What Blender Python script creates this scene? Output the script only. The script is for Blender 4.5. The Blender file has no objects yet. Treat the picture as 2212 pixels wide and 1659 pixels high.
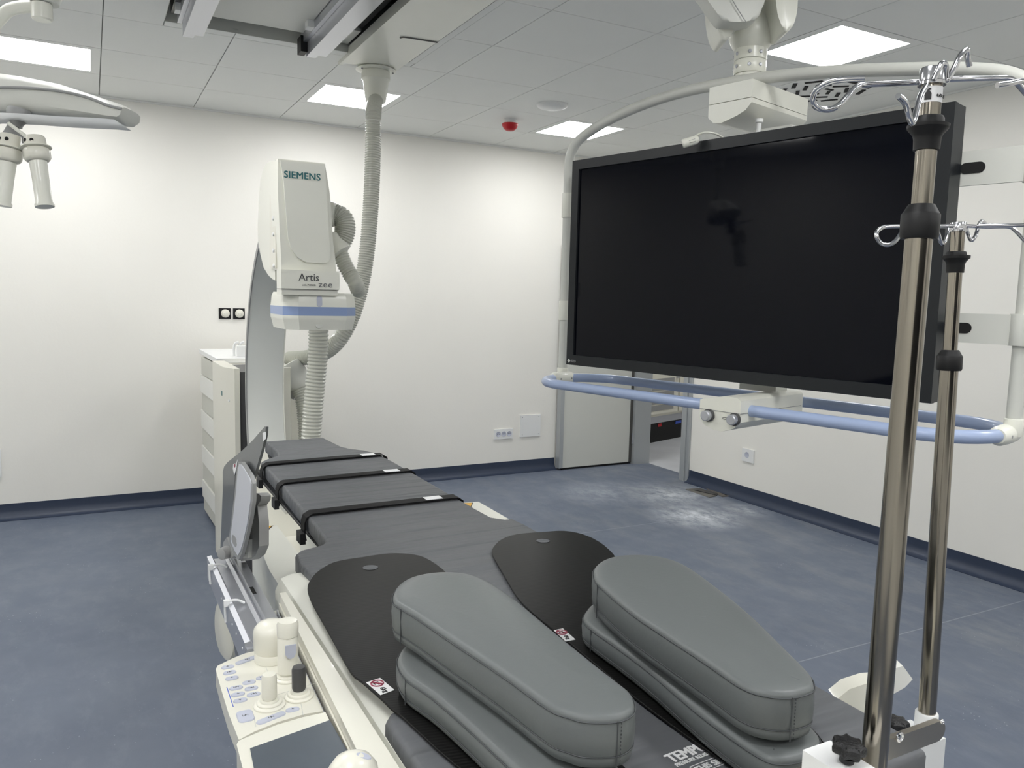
import bpy, bmesh, math, random
from mathutils import Vector, Matrix, Quaternion
random.seed(4)
R = math.radians
scene = bpy.context.scene
col = scene.collection

# ------------------------------------------------------------------ camera, world, exposure
cam_d = bpy.data.cameras.new('camera')
cam_d.sensor_width = 36.0
cam_d.lens = 27.776
cam_d.clip_start = 0.02
cam = bpy.data.objects.new('camera', cam_d)
col.objects.link(cam)
cam.matrix_world = Matrix(((0.88317, 0.02949, -0.46813, 0), (-0.46846, 0.10604, -0.8771, 0),
                           (0.02377, 0.99392, 0.10747, 1.58), (0, 0, 0, 1)))
scene.camera = cam
world = bpy.data.worlds.new('world')
scene.world = world
world.use_nodes = True
world.node_tree.nodes['Background'].inputs[0].default_value = (0.8, 0.85, 1, 1)
world.node_tree.nodes['Background'].inputs[1].default_value = 0.0
scene.view_settings.view_transform = 'Standard'
scene.view_settings.look = 'None'
scene.view_settings.exposure = 0.0
scene.view_settings.gamma = 1.0
scene.view_settings.use_curve_mapping = False
LAMP = 22.5
H = 2.887          # ceiling height
XR = 4.65          # right wall
YB = 6.245         # back wall
XL, YF = -2.9, -2.2

# ------------------------------------------------------------------ materials
def lin(c):
    return tuple((v / 255 / 12.92 if v / 255 < .04045 else ((v / 255 + .055) / 1.055) ** 2.4) for v in c) + (1,)
def mat(name, c, rough=.5, metal=0, spec=.5, noise=None, bump=None, coat=0, wave=None, emit=0, aniso=0):
    m = bpy.data.materials.new(name); m.use_nodes = True
    nt = m.node_tree; b = nt.nodes['Principled BSDF']
    c = lin(c)
    b.inputs['Base Color'].default_value = c
    b.inputs['Roughness'].default_value = rough
    b.inputs['Metallic'].default_value = metal
    b.inputs['Specular IOR Level'].default_value = spec
    b.inputs['Coat Weight'].default_value = coat
    if emit:
        b.inputs['Emission Color'].default_value = c
        b.inputs['Emission Strength'].default_value = emit
    tc = nt.nodes.new('ShaderNodeTexCoord')
    def noisetex(scale, detail=4, stretch=(1, 1, 1)):
        mp = nt.nodes.new('ShaderNodeMapping'); mp.inputs['Scale'].default_value = stretch
        nt.links.new(tc.outputs['Object'], mp.inputs[0])
        n = nt.nodes.new('ShaderNodeTexNoise'); n.inputs['Scale'].default_value = scale
        n.inputs['Detail'].default_value = detail
        nt.links.new(mp.outputs[0], n.inputs['Vector']); return n
    if noise:
        amt, sc = noise[0], noise[1]; st = noise[2] if len(noise) > 2 else (1, 1, 1)
        n = noisetex(sc, 5, st)
        mx = nt.nodes.new('ShaderNodeMix'); mx.data_type = 'RGBA'
        mx.inputs[6].default_value = tuple(v * (1 - amt) for v in c[:3]) + (1,)
        mx.inputs[7].default_value = tuple(min(1, v * (1 + amt)) for v in c[:3]) + (1,)
        nt.links.new(n.outputs[0], mx.inputs[0]); nt.links.new(mx.outputs[2], b.inputs['Base Color'])
    if bump:
        st, sc = bump[0], bump[1]; stv = bump[2] if len(bump) > 2 else (1, 1, 1)
        n = noisetex(sc, bump[3] if len(bump) > 3 else 4, stv)
        bp = nt.nodes.new('ShaderNodeBump'); bp.inputs['Strength'].default_value = st
        bp.inputs['Distance'].default_value = .022 if name == 'grey_mattress_cover' else .01
        nt.links.new(n.outputs[0], bp.inputs['Height']); nt.links.new(bp.outputs[0], b.inputs['Normal'])
    return m

M = {}
M['wall'] = mat('wall_paint', (238, 236, 229), .55, noise=(.025, 1.6), bump=(.05, 60))
M['tile'] = mat('ceiling_tile_paint', (238, 239, 235), .6, noise=(.015, 3))
M['plenum'] = mat('dark_plenum', (70, 70, 68), .9)
M['cream'] = mat('cream_plastic', (230, 230, 219), .32, noise=(.012, 4), coat=.15)
M['cream2'] = mat('warm_cream_plastic', (226, 224, 211), .3, noise=(.012, 5), coat=.2)
M['white'] = mat('white_plastic', (232, 233, 232), .35)
M['grey_plastic'] = mat('grey_plastic', (150, 151, 150), .4)
M['grey_paint'] = mat('grey_paint', (206, 207, 200), .4)
M['arc'] = mat('arc_paint', (216, 218, 213), .38)
M['hose'] = mat('hose_grey', (196, 197, 186), .3, coat=.3)
M['blue_band'] = mat('blue_band', (140, 160, 200), .3)
M['rail_blue'] = mat('powder_blue_rail', (160, 176, 208), .32, coat=.2)
M['baseb'] = mat('navy_vinyl', (42, 53, 74), .42, noise=(.1, 40))
M['black'] = mat('black_rubber', (19, 19, 20), .5, spec=.35)
M['knobblack'] = mat('black_knob', (24, 24, 25), .45, bump=(.3, 400))
M['bezel'] = mat('monitor_bezel', (27, 30, 33), .4, spec=.35)
M['screen'] = mat('monitor_glass', (7, 9, 17), .05, spec=.16)
M['dark_gap'] = mat('dark_gap', (16, 16, 16), .8)
M['alu'] = mat('anodised_aluminium', (196, 198, 204), .32, metal=.75, noise=(.03, 12, (1, .1, 1)))
M['alu_gap'] = mat('rail_dark_metal', (110, 108, 104), .35, metal=.8)
M['frame_alu'] = mat('door_frame_aluminium', (176, 180, 182), .4, metal=.4)
M['chrome'] = mat('chrome', (205, 205, 208), .16, metal=1)
M['steel'] = mat('reflection_streaked_steel', (150, 144, 134), .17, metal=1, noise=(.6, 55, (1, 1, .004)))  # vertical streaks painted into the colour stand in for reflections on the poles
M['steel_bar'] = mat('stainless_bar', (176, 170, 160), .33, metal=1, noise=(.05, 60, (.1, 1, 1)))
M['mattress'] = mat('grey_mattress_cover', (96, 98, 101), .55, spec=.35, noise=(.05, 6), bump=(1.0, 8, (.3, 2.2, 1), 2.5))
M['cushion'] = mat('grey_vinyl_cushion', (102, 106, 106), .42, spec=.4, noise=(.03, 9), bump=(.03, 160))
M['seam'] = mat('dark_seam', (66, 69, 71), .6)
M['strap'] = mat('black_webbing', (12, 12, 14), .65, spec=.2)
M['paper'] = mat('white_label', (238, 238, 238), .5)
M['print_black'] = mat('black_print', (30, 30, 32), .5)
M['print_teal'] = mat('teal_print', (12, 100, 104), .4)
M['print_grey'] = mat('grey_print', (110, 112, 112), .4)
M['print_dark'] = mat('dark_print', (64, 66, 68), .4)
M['print_red'] = mat('red_print', (150, 60, 80), .5)
M['print_white'] = mat('white_print', (235, 235, 235), .5)
M['yellow'] = mat('yellow_warning', (226, 172, 48), .5)
M['red'] = mat('red_alarm_plastic', (190, 22, 34), .4)
M['lilac'] = mat('lilac_keypad', (186, 190, 204), .4)
M['blue_line'] = mat('blue_line', (60, 90, 190), .4)
M['slate'] = mat('slate_touch_screen', (78, 86, 94), .3, noise=(.12, 30))
M['lead'] = mat('dark_lead_vinyl', (92, 95, 96), .35, noise=(.12, 5, (1, 1, .2)), coat=.2)
M['pad'] = mat('white_pad', (206, 208, 214), .4)
M['silver'] = mat('silver_plastic', (168, 168, 166), .4, metal=.3)
M['dark_grey'] = mat('dark_grey_plastic', (70, 70, 71), .4)
M['floor2'] = mat('pale_concrete', (190, 192, 196), .6, noise=(.15, 3))
M['lens'] = mat('lamp_diffuser', (255, 255, 255), .5, emit=LAMP)
M['plate_brown'] = mat('taupe_metal', (118, 112, 104), .45, metal=.3)
M['bellows_light'] = mat('bellows_light', (228, 228, 222), .4)
M['bellows_dark'] = mat('bellows_dark', (200, 200, 190), .45)

def floor_mat():
    m = bpy.data.materials.new('blue_grey_vinyl_floor'); m.use_nodes = True
    nt = m.node_tree; b = nt.nodes['Principled BSDF']; L = nt.links
    tc = nt.nodes.new('ShaderNodeTexCoord')
    def noise(scale, detail=5, rough=.6, stretch=None):
        n = nt.nodes.new('ShaderNodeTexNoise'); n.inputs['Scale'].default_value = scale
        n.inputs['Detail'].default_value = detail; n.inputs['Roughness'].default_value = rough
        if stretch:
            mp = nt.nodes.new('ShaderNodeMapping'); mp.inputs['Scale'].default_value = stretch
            mp.inputs['Rotation'].default_value = (0, 0, .5)
            L.new(tc.outputs['Object'], mp.inputs[0]); L.new(mp.outputs[0], n.inputs['Vector'])
        else: L.new(tc.outputs['Object'], n.inputs['Vector'])
        return n
    def ramp(src, a, bb):
        r = nt.nodes.new('ShaderNodeMapRange'); r.inputs[1].default_value = a; r.inputs[2].default_value = bb
        L.new(src, r.inputs[0]); return r.outputs[0]
    def mix(f, a, c):
        x = nt.nodes.new('ShaderNodeMix'); x.data_type = 'RGBA'
        L.new(f, x.inputs[0])
        if isinstance(a, tuple): x.inputs[6].default_value = a
        else: L.new(a, x.inputs[6])
        x.inputs[7].default_value = c
        return x.outputs[2]
    def math_(op, a, v=None):
        x = nt.nodes.new('ShaderNodeMath'); x.operation = op
        if isinstance(a, (int, float)): x.inputs[0].default_value = a
        else: L.new(a, x.inputs[0])
        if v is not None:
            if isinstance(v, (int, float)): x.inputs[1].default_value = v
            else: L.new(v, x.inputs[1])
        return x.outputs[0]
    base = mix(ramp(noise(1.4).outputs[0], .3, .7), lin((92, 101, 118)), lin((104, 112, 127)))
    base = mix(math_('MULTIPLY', ramp(noise(9, 6, .7, (1, .45, 1)).outputs[0], .5, .8), .5), base, lin((124, 131, 143)))
    # light chip specks
    vor = nt.nodes.new('ShaderNodeTexVoronoi'); vor.inputs['Scale'].default_value = 42
    L.new(tc.outputs['Object'], vor.inputs['Vector'])
    sp = math_('MULTIPLY', math_('LESS_THAN', vor.outputs['Distance'], .09), ramp(noise(3.1, 2).outputs[0], .5, .75))
    base = mix(sp, base, lin((190, 195, 202)))
    sep = nt.nodes.new('ShaderNodeSeparateXYZ'); L.new(tc.outputs['Object'], sep.inputs[0])
    # dust smears near the doorway (wear with its own shape)
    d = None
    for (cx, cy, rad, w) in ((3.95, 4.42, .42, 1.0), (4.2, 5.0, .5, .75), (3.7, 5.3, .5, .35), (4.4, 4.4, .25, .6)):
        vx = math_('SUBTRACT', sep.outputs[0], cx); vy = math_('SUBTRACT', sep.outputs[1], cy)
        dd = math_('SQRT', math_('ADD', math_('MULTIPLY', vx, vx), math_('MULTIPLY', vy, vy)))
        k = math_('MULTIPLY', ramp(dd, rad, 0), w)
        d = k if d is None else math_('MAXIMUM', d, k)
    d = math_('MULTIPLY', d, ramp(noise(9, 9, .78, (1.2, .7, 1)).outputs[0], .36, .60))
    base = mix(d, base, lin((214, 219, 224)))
    # general scuffing towards the door side
    sc = math_('MULTIPLY', ramp(sep.outputs[0], 1.6, 4.2), ramp(noise(3.3, 7, .7, (1.2, .5, 1)).outputs[0], .48, .8))
    base = mix(math_('MULTIPLY', sc, .55), base, lin((150, 152, 152)))
    # welded seams
    for sy in (4.40, 2.36):
        s = math_('LESS_THAN', math_('ABSOLUTE', math_('SUBTRACT', sep.outputs[1], sy)), .0035)
        s = math_('MULTIPLY', s, math_('GREATER_THAN', sep.outputs[0], 1.2))
        base = mix(math_('MULTIPLY', s, .6), base, lin((150, 156, 164)))
    L.new(base, b.inputs['Base Color'])
    b.inputs['Roughness'].default_value = .42
    b.inputs['Specular IOR Level'].default_value = .4
    L.new(ramp(noise(4, 6).outputs[0], -.6, 1.6), b.inputs['Roughness'])
    return m
M['floor'] = floor_mat()

def carbon_mat():
    m = bpy.data.materials.new('carbon_fibre_weave'); m.use_nodes = True
    nt = m.node_tree; b = nt.nodes['Principled BSDF']; L = nt.links
    tc = nt.nodes.new('ShaderNodeTexCoord')
    mp = nt.nodes.new('ShaderNodeMapping'); mp.inputs['Rotation'].default_value = (0, 0, R(12))
    L.new(tc.outputs['Object'], mp.inputs[0])
    w = nt.nodes.new('ShaderNodeTexWave'); w.inputs['Scale'].default_value = 45
    w.inputs['Distortion'].default_value = .4; w.wave_type = 'BANDS'; w.bands_direction = 'Y'
    L.new(mp.outputs[0], w.inputs['Vector'])
    mx = nt.nodes.new('ShaderNodeMix'); mx.data_type = 'RGBA'
    mx.inputs[6].default_value = lin((9, 9, 9)); mx.inputs[7].default_value = lin((30, 30, 29))
    L.new(w.outputs[0], mx.inputs[0]); L.new(mx.outputs[2], b.inputs['Base Color'])
    b.inputs['Roughness'].default_value = .42; b.inputs['Specular IOR Level'].default_value = .16
    return m
M['carbon'] = carbon_mat()

# ------------------------------------------------------------------ mesh helpers
def B(): return bmesh.new()
def xf(bm, vs, Mx):
    if Mx is not None: bmesh.ops.transform(bm, matrix=Mx, verts=vs)
def bx(bm, x0, x1, y0, y1, z0, z1, Mx=None):
    vs = [bm.verts.new(p) for p in ((x0, y0, z0), (x1, y0, z0), (x1, y1, z0), (x0, y1, z0),
                                    (x0, y0, z1), (x1, y0, z1), (x1, y1, z1), (x0, y1, z1))]
    for f in ((3, 2, 1, 0), (4, 5, 6, 7), (0, 1, 5, 4), (1, 2, 6, 5), (2, 3, 7, 6), (3, 0, 4, 7)):
        bm.faces.new([vs[i] for i in f])
    xf(bm, vs, Mx); return vs
def area(poly):
    return sum(poly[i][0] * poly[(i + 1) % len(poly)][1] - poly[(i + 1) % len(poly)][0] * poly[i][1] for i in range(len(poly))) / 2
def pr(bm, poly, z0, z1, Mx=None):
    poly = [tuple(p[:2]) for p in poly]
    if area(poly) < 0: poly = poly[::-1]
    a = [bm.verts.new((x, y, z0)) for x, y in poly]; b = [bm.verts.new((x, y, z1)) for x, y in poly]
    bm.faces.new(a[::-1]); bm.faces.new(b)
    n = len(poly)
    for i in range(n): bm.faces.new((a[i], a[(i + 1) % n], b[(i + 1) % n], b[i]))
    xf(bm, a + b, Mx); return a + b
def lt(bm, prof, n=24, Mx=None, sx=1, sy=1):
    rings = []; allv = []
    for r, z in prof:
        if r < 1e-6: v = bm.verts.new((0, 0, z)); rings.append([v]); allv.append(v)
        else:
            ring = [bm.verts.new((sx * r * math.cos(2 * math.pi * i / n), sy * r * math.sin(2 * math.pi * i / n), z)) for i in range(n)]
            rings.append(ring); allv += ring
    for a, b in zip(rings[:-1], rings[1:]):
        if len(a) == 1 and len(b) == 1: continue
        for i in range(n):
            j = (i + 1) % n
            if len(a) == 1: bm.faces.new((a[0], b[j], b[i]))
            elif len(b) == 1: bm.faces.new((a[i], a[j], b[0]))
            else: bm.faces.new((a[i], a[j], b[j], b[i]))
    if len(rings[0]) > 1: bm.faces.new(rings[0][::-1])
    if len(rings[-1]) > 1: bm.faces.new(rings[-1])
    xf(bm, allv, Mx); return allv
def tb(bm, pts, r, n=12, closed=False, flat=1.0):
    pts = [Vector(p) for p in pts]; N = len(pts)
    rads = r if isinstance(r, (list, tuple)) else [r] * N
    tang = []
    for i in range(N):
        if closed: t = pts[(i + 1) % N] - pts[i - 1]
        else: t = pts[min(i + 1, N - 1)] - pts[max(i - 1, 0)]
        tang.append(t.normalized())
    up = Vector((0, 0, 1)) if abs(tang[0].z) < .9 else Vector((1, 0, 0))
    nrm = (up - tang[0] * up.dot(tang[0])).normalized()
    rings = []
    for i in range(N):
        if i: nrm = (nrm - tang[i] * nrm.dot(tang[i])).normalized()
        bi = tang[i].cross(nrm)
        rings.append([bm.verts.new(pts[i] + (nrm * math.cos(2 * math.pi * k / n) * flat + bi * math.sin(2 * math.pi * k / n)) * rads[i]) for k in range(n)])
    for i in range(N if closed else N - 1):
        a, b = rings[i], rings[(i + 1) % N]
        off = 0
        if closed and i == N - 1:
            off = min(range(n), key=lambda o: (a[0].co - b[o].co).length)
        for k in range(n): bm.faces.new((a[k], a[(k + 1) % n], b[(k + 1 + off) % n], b[(k + off) % n]))
    if not closed: bm.faces.new(rings[0][::-1]); bm.faces.new(rings[-1])
    return rings
def cr(pts, sub=6, closed=False):
    P = [Vector(p) for p in pts]; N = len(P); out = []
    for i in range(N if closed else N - 1):
        p0 = P[i - 1] if (closed or i) else P[0]; p1 = P[i]; p2 = P[(i + 1) % N]
        p3 = P[(i + 2) % N] if (closed or i + 2 < N) else P[-1]
        for k in range(sub):
            t = k / sub
            out.append(.5 * ((2 * p1) + (p2 - p0) * t + (2 * p0 - 5 * p1 + 4 * p2 - p3) * t * t + (3 * p1 - p0 - 3 * p2 + p3) * t ** 3))
    if not closed: out.append(P[-1])
    return out
def resample(pts, step):
    P = [Vector(p) for p in pts]; out = [P[0].copy()]; acc = 0
    for a, b in zip(P[:-1], P[1:]):
        d = (b - a).length
        while acc + d >= step:
            t = (step - acc) / d; a = a.lerp(b, t); out.append(a.copy()); d = (b - a).length; acc = 0
            if d < 1e-9: break
        acc += d
    return out
def hose_bm(pts, r, pitch=.012, depth=.06, n=16, sub=10):
    p = resample(cr(pts, sub), pitch / 4); rads = []
    for i in range(len(p)): rads.append(r * (1, 1, 1 - depth * 2, 1 - depth * 2)[i % 4])
    bm = B(); tb(bm, p, rads, n); return bm
def rrect(x0, x1, y0, y1, r, n=4):
    out = []
    for cx, cy, a in ((x1 - r, y0 + r, -90), (x1 - r, y1 - r, 0), (x0 + r, y1 - r, 90), (x0 + r, y0 + r, 180)):
        for k in range(n + 1):
            t = R(a + 90 * k / n); out.append((cx + r * math.cos(t), cy + r * math.sin(t)))
    return out
def offset_poly(poly, d):
    """inset a CCW polygon by d"""
    n = len(poly); out = []
    for i in range(n):
        a = Vector(poly[i - 1]); b = Vector(poly[i]); c = Vector(poly[(i + 1) % n])
        t = (c - a).normalized(); out.append((b.x - t.y * d, b.y + t.x * d))
    return out
def loft(bm, poly, prof, dome=0, Mx=None):
    """prof: list of (inset, z)"""
    poly = [tuple(p[:2]) for p in poly]
    if area(poly) < 0: poly = poly[::-1]
    n = len(poly); rings = []
    for ins, z in prof:
        rings.append([bm.verts.new((x, y, z)) for x, y in offset_poly(poly, ins)])
    for a, b in zip(rings[:-1], rings[1:]):
        for i in range(n): bm.faces.new((a[i], a[(i + 1) % n], b[(i + 1) % n], b[i]))
    bm.faces.new(rings[0][::-1])
    cx = sum(v.co.x for v in rings[-1]) / n; cy = sum(v.co.y for v in rings[-1]) / n
    last = rings[-1]; zt = prof[-1][1]; extra = []
    for k in (.75, .45, .2):
        ring = [bm.verts.new((cx + (v.co.x - cx) * k, cy + (v.co.y - cy) * k, zt + dome * (1 - k * k))) for v in rings[-1]]
        for i in range(n): bm.faces.new((last[i], last[(i + 1) % n], ring[(i + 1) % n], ring[i]))
        last = ring; extra += ring
    bm.faces.new(last)
    allv = [v for r_ in rings for v in r_] + extra
    xf(bm, allv, Mx); return allv
def disc(c, axis):
    """matrix that takes local z to axis at point c"""
    return Matrix.Translation(Vector(c)) @ Vector((0, 0, 1)).rotation_difference(Vector(axis)).to_matrix().to_4x4()
def mk(name, bm, m, parent=None, Mx=None, bevel=0, seg=2, sharp=38, kind=None, label=None):
    if bevel:
        ed = [e for e in bm.edges if len(e.link_faces) == 2 and e.calc_face_angle(0) > R(40)]
        bmesh.ops.bevel(bm, geom=ed, offset=bevel, segments=seg, profile=.6, affect='EDGES', clamp_overlap=True)
    bmesh.ops.recalc_face_normals(bm, faces=bm.faces)
    if Mx is not None: bmesh.ops.transform(bm, matrix=Mx, verts=bm.verts)
    me = bpy.data.meshes.new(name); bm.to_mesh(me); bm.free()
    for p in me.polygons: p.use_smooth = True
    me.set_sharp_from_angle(angle=R(sharp))
    me.materials.append(M[m])
    o = bpy.data.objects.new(name, me); col.objects.link(o)
    if parent is not None: o.parent = parent; o.matrix_parent_inverse = parent.matrix_basis.inverted()
    if kind: o['kind'] = kind
    if label: o['label'] = label
    return o
def thing(name, label, cat, loc=(0, 0, 0), group=None, rot=None):
    o = bpy.data.objects.new(name, None); col.objects.link(o); o.empty_display_size = .05
    o.matrix_basis = Matrix.Translation(Vector(loc)) @ (rot.to_4x4() if rot is not None else Matrix())
    o['label'] = label; o['category'] = cat
    if group: o['group'] = group
    return o
def tag(o, label, cat, group=None):
    o['label'] = label; o['category'] = cat
    if group: o['group'] = group
    return o
def qbox(name, m, parent, *a, bevel=.002, Mx=None, label=None, kind=None, seg=2):
    bm = B(); bx(bm, *a); return mk(name, bm, m, parent, Mx, bevel, seg, label=label, kind=kind)
def dup_part(src, name, delta=None, Mx=None):
    o = src.copy(); col.objects.link(o); o.name = name
    if delta is not None: o.matrix_world = Matrix.Translation(Vector(delta)) @ src.matrix_world
    return o
def text(name, body, size, Mx, m, parent, thick=.0004, bold=0, space=1.0, label=None, align='LEFT', sx=1.0):
    c = bpy.data.curves.new(name, 'FONT'); c.body = body; c.size = size; c.extrude = thick
    c.space_character = space; c.align_x = align; c.resolution_u = 3
    o = bpy.data.objects.new(name, c); col.objects.link(o)
    dg = bpy.context.evaluated_depsgraph_get()
    me = bpy.data.meshes.new_from_object(o.evaluated_get(dg)); bpy.data.objects.remove(o)
    if bold:
        bt = bmesh.new()
        for dz, (dx, dy) in enumerate(((-bold, 0), (bold, 0), (0, bold * .6), (0, -bold * .6))):
            m2 = me.copy(); m2.transform(Matrix.Translation((dx, dy, dz * .00006))); bt.from_mesh(m2); bpy.data.meshes.remove(m2)
        bt.to_mesh(me); bt.free()
    me.transform(Mx @ Matrix.Diagonal((sx, 1, 1, 1))); me.materials.clear(); me.materials.append(M[m])
    t = bpy.data.objects.new(name, me); col.objects.link(t)
    t.parent = parent; t.matrix_parent_inverse = parent.matrix_basis.inverted()
    if label: t['label'] = label
    return t
def frame(o, x, y):
    """matrix with origin o, local x along x, local y along y"""
    x = Vector(x).normalized(); y = Vector(y); y = (y - x * y.dot(x)).normalized(); z = x.cross(y)
    m = Matrix((x, y, z)).transposed().to_4x4(); m.translation = Vector(o); return m

# ------------------------------------------------------------------ room shell
bm = B(); bx(bm, XL - .2, XR + .16, YF - .2, YB + .2, -.15, 0)
mk('floor', bm, 'floor', kind='structure')
bm = B(); bx(bm, XL - .2, XR + .16, YB, YB + .15, 0, H + .2)
mk('wall_back', bm, 'wall', kind='structure')
bm = B(); bx(bm, XL - .15, XL, YF - .15, YB, 0, H + .2)
mk('wall_left', bm, 'wall', kind='structure')
bm = B(); bx(bm, XL, XR + .15, YF - .15, YF, 0, H + .2)
mk('wall_front', bm, 'wall', kind='structure')
DY0, DY1, DH = 5.40, 6.17, 2.12
bm = B(); bx(bm, XR, XR + .15, YF, DY0, 0, H + .2); bx(bm, XR, XR + .15, DY0, DY1, DH, H + .2); bx(bm, XR, XR + .15, DY1, YB, 0, H + .2)
mk('wall_right', bm, 'wall', kind='structure')
# ceiling: concrete slab above, tiles hung below
ceil = qbox('ceiling', 'plenum', None, XL - .2, XR + .15, YF - .2, YB + .2, H + .30, H + .38, kind='structure', bevel=0)
gx, gy, S = .093, YB, .6
OX0, OX1, OY1, OY0 = .36, 1.66, 4.37, .9     # service opening with the ceiling rails
lamps = [(2, 2), (5, 2), (5, 6), (-1, 2), (-4, 2), (-4, 6), (-1, 6), (-1, 10), (2, 10), (5, 10), (-4, 10), (-4, 13), (2, 13), (5, 13), (-1, 13)]
lamp_cells = set(lamps)
vent_cell = (6, 5)
tile_me = {}
def tile(x0, x1, y0, y1):
    if x1 - x0 < .02 or y1 - y0 < .02: return
    k = (round(x1 - x0, 3), round(y1 - y0, 3))
    g = .0023
    if k not in tile_me:
        bm = B(); bx(bm, g, k[0] - g, g, k[1] - g, 0, .018)
        ed = [e for e in bm.edges if all(v.co.z < .001 for v in e.verts)]
        bmesh.ops.bevel(bm, geom=ed, offset=.0015, segments=1, affect='EDGES')
        me = bpy.data.meshes.new('ceiling_tile'); bm.to_mesh(me); bm.free(); me.materials.append(M['tile']); tile_me[k] = me
    o = bpy.data.objects.new('ceiling_tile', tile_me[k]); col.objects.link(o); o.location = (x0, y0, H); o.parent = ceil
    # the hidden T-bar web behind the joint keeps the plenum dark
for i in range(-6, 8):
    for j in range(1, 17):
        x0 = max(gx + S * i, XL); x1 = min(gx + S * (i + 1), XR); y1 = gy - S * (j - 1); y0 = max(y1 - S, YF)
        if x1 <= x0 or y1 <= y0 or (i, j) in lamp_cells or (i, j) == vent_cell: continue
        if x1 > OX0 and x0 < OX1 and y0 < OY1 and y1 > OY0:
            tile(x0, min(x1, OX0), y0, y1) if x0 < OX0 else None
            tile(max(x0, OX1), x1, y0, y1) if x1 > OX1 else None
            xa, xb = max(x0, OX0), min(x1, OX1)
            if y1 > OY1: tile(xa, xb, max(y0, OY1), y1)
            if y0 < OY0: tile(xa, xb, y0, min(y1, OY0))
            continue
        tile(x0, x1, y0, y1)
bm = B()
for i in range(-6, 9):
    x = gx + S * i
    if XL < x < XR:
        if OX0 < x < OX1:
            bx(bm, x - .012, x + .012, YF, OY0, H + .0185, H + .022); bx(bm, x - .012, x + .012, OY1, YB, H + .0185, H + .022)
        else: bx(bm, x - .012, x + .012, YF, YB, H + .0185, H + .022)
for j in range(0, 17):
    y = gy - S * j
    if YF < y < YB:
        if OY0 < y < OY1:
            bx(bm, XL, OX0, y - .012, y + .012, H + .0225, H + .026); bx(bm, OX1, XR, y - .012, y + .012, H + .0225, H + .026)
        else: bx(bm, XL, XR, y - .012, y + .012, H + .0225, H + .026)
mk('ceiling_grid', bm, 'grey_plastic', ceil)
# opening lining
bm = B()
bx(bm, OX0 - .004, OX0, OY0, OY1, H + .001, H + .3); bx(bm, OX1, OX1 + .004, OY0, OY1, H + .001, H + .3)
bx(bm, OX0, OX1, OY1, OY1 + .004, H + .001, H + .3); bx(bm, OX0, OX1, OY0 - .004, OY0, H + .001, H + .3)
mk('opening_lining', bm, 'grey_paint', ceil)
# wall edge trim
qbox('trim_1', 'tile', None, XL, XR, YB - .012, YB, H - .012, H - .0005, kind='structure', bevel=.001)
qbox('trim_2', 'tile', None, XR - .012, XR, YF, YB - .013, H - .012, H - .0005, kind='structure', bevel=.001)

w_ = thing('added_window_1', 'added dark window behind the camera, unseen, to darken reflections', 'window', (.2, YF, 1.5)); w_['kind'] = 'structure'  # added out of view so the poles and monitor reflect something dark
for a in ((-1.35, 1.75, .95, 1.0), (-1.35, 1.75, 2.15, 2.2), (-1.35, -1.3, 1.0, 2.15), (1.70, 1.75, 1.0, 2.15)):
    qbox('added_window_frame', 'frame_alu', w_, a[0], a[1], YF + .0005, YF + .04, a[2], a[3], bevel=.003)
qbox('added_dark_pane', 'screen', w_, -1.3, 1.7, YF + .001, YF + .012, 1.0, 2.15, bevel=0)
w_ = thing('added_door_2', 'added grey door behind the camera, unseen, to vary reflections', 'door', (3.1, YF, 0)); w_['kind'] = 'structure'  # unseen door, added for the steel and the screen to reflect
qbox('door_leaf', 'grey_plastic', w_, 2.6, 3.7, YF + .0005, YF + .04, .01, 2.1, bevel=.003)
# baseboards: coved navy vinyl
def cove(name, p0, p1, inward):
    """profile swept from p0 to p1; inward = unit vector into the room"""
    a = Vector(p0); b = Vector(p1); w = Vector(inward)
    prof = [(0, 0), (.055, 0), (.055, .003), (.042, .006), (.028, .013), (.016, .026), (.008, .042), (.004, .06), (.003, .107), (0, .108)]
    bm = B()
    A = [bm.verts.new(a + w * x + Vector((0, 0, z))) for x, z in prof]; C = [bm.verts.new(b + w * x + Vector((0, 0, z))) for x, z in prof]
    n = len(prof)
    for i in range(n): bm.faces.new((A[i], A[(i + 1) % n], C[(i + 1) % n], C[i]))
    bm.faces.new(A[::-1]); bm.faces.new(C)
    mk(name, bm, 'baseb', kind='structure')
cove('baseboard_back', (XL, YB, 0), (3.80, YB, 0), (0, -1, 0))
cove('baseboard_right', (XR, YF, 0), (XR, DY0 - .07, 0), (-1, 0, 0))
cove('baseboard_left', (XL, YF, 0), (XL, YB, 0), (1, 0, 0))
cove('baseboard_front', (XL, YF, 0), (2.58, YF, 0), (0, 1, 0))

# door opening: frame and open leaf
d = thing('door_1', 'open pale door leaf in grey metal frame, folded against the back wall in the far right corner', 'door', (4.6, 6.2, 0)); d['kind'] = 'structure'
qbox('door_leaf', 'grey_paint', d, 3.84, 4.60, 6.165, 6.21, .02, 2.08, bevel=.002)
qbox('edge_strip', 'frame_alu', d, 3.80, 3.839, 6.155, 6.22, .02, 2.08, bevel=.006)
qbox('edge_strip', 'alu_gap', d, 4.601, 4.64, 6.16, 6.215, .02, 2.08, bevel=.004)
for z in (.25, 1.0, 1.8):
    bm = B(); lt(bm, [(.009, -.05), (.009, .05)], 12, Matrix.Translation((4.625, 6.15, z))); mk('hinge', bm, 'chrome', d)
qbox('bottom_sweep', 'black', d, 3.84, 4.60, 6.17, 6.205, .004, .02, bevel=0)
fr = thing('door_frame', 'grey aluminium door frame around the doorway to the equipment room', 'door frame', (XR, DY0, 0)); fr['kind'] = 'structure'
qbox('jamb', 'frame_alu', fr, XR - .02, XR + .17, DY1 - .05, DY1 + .01, 0, DH, bevel=.003)
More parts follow.
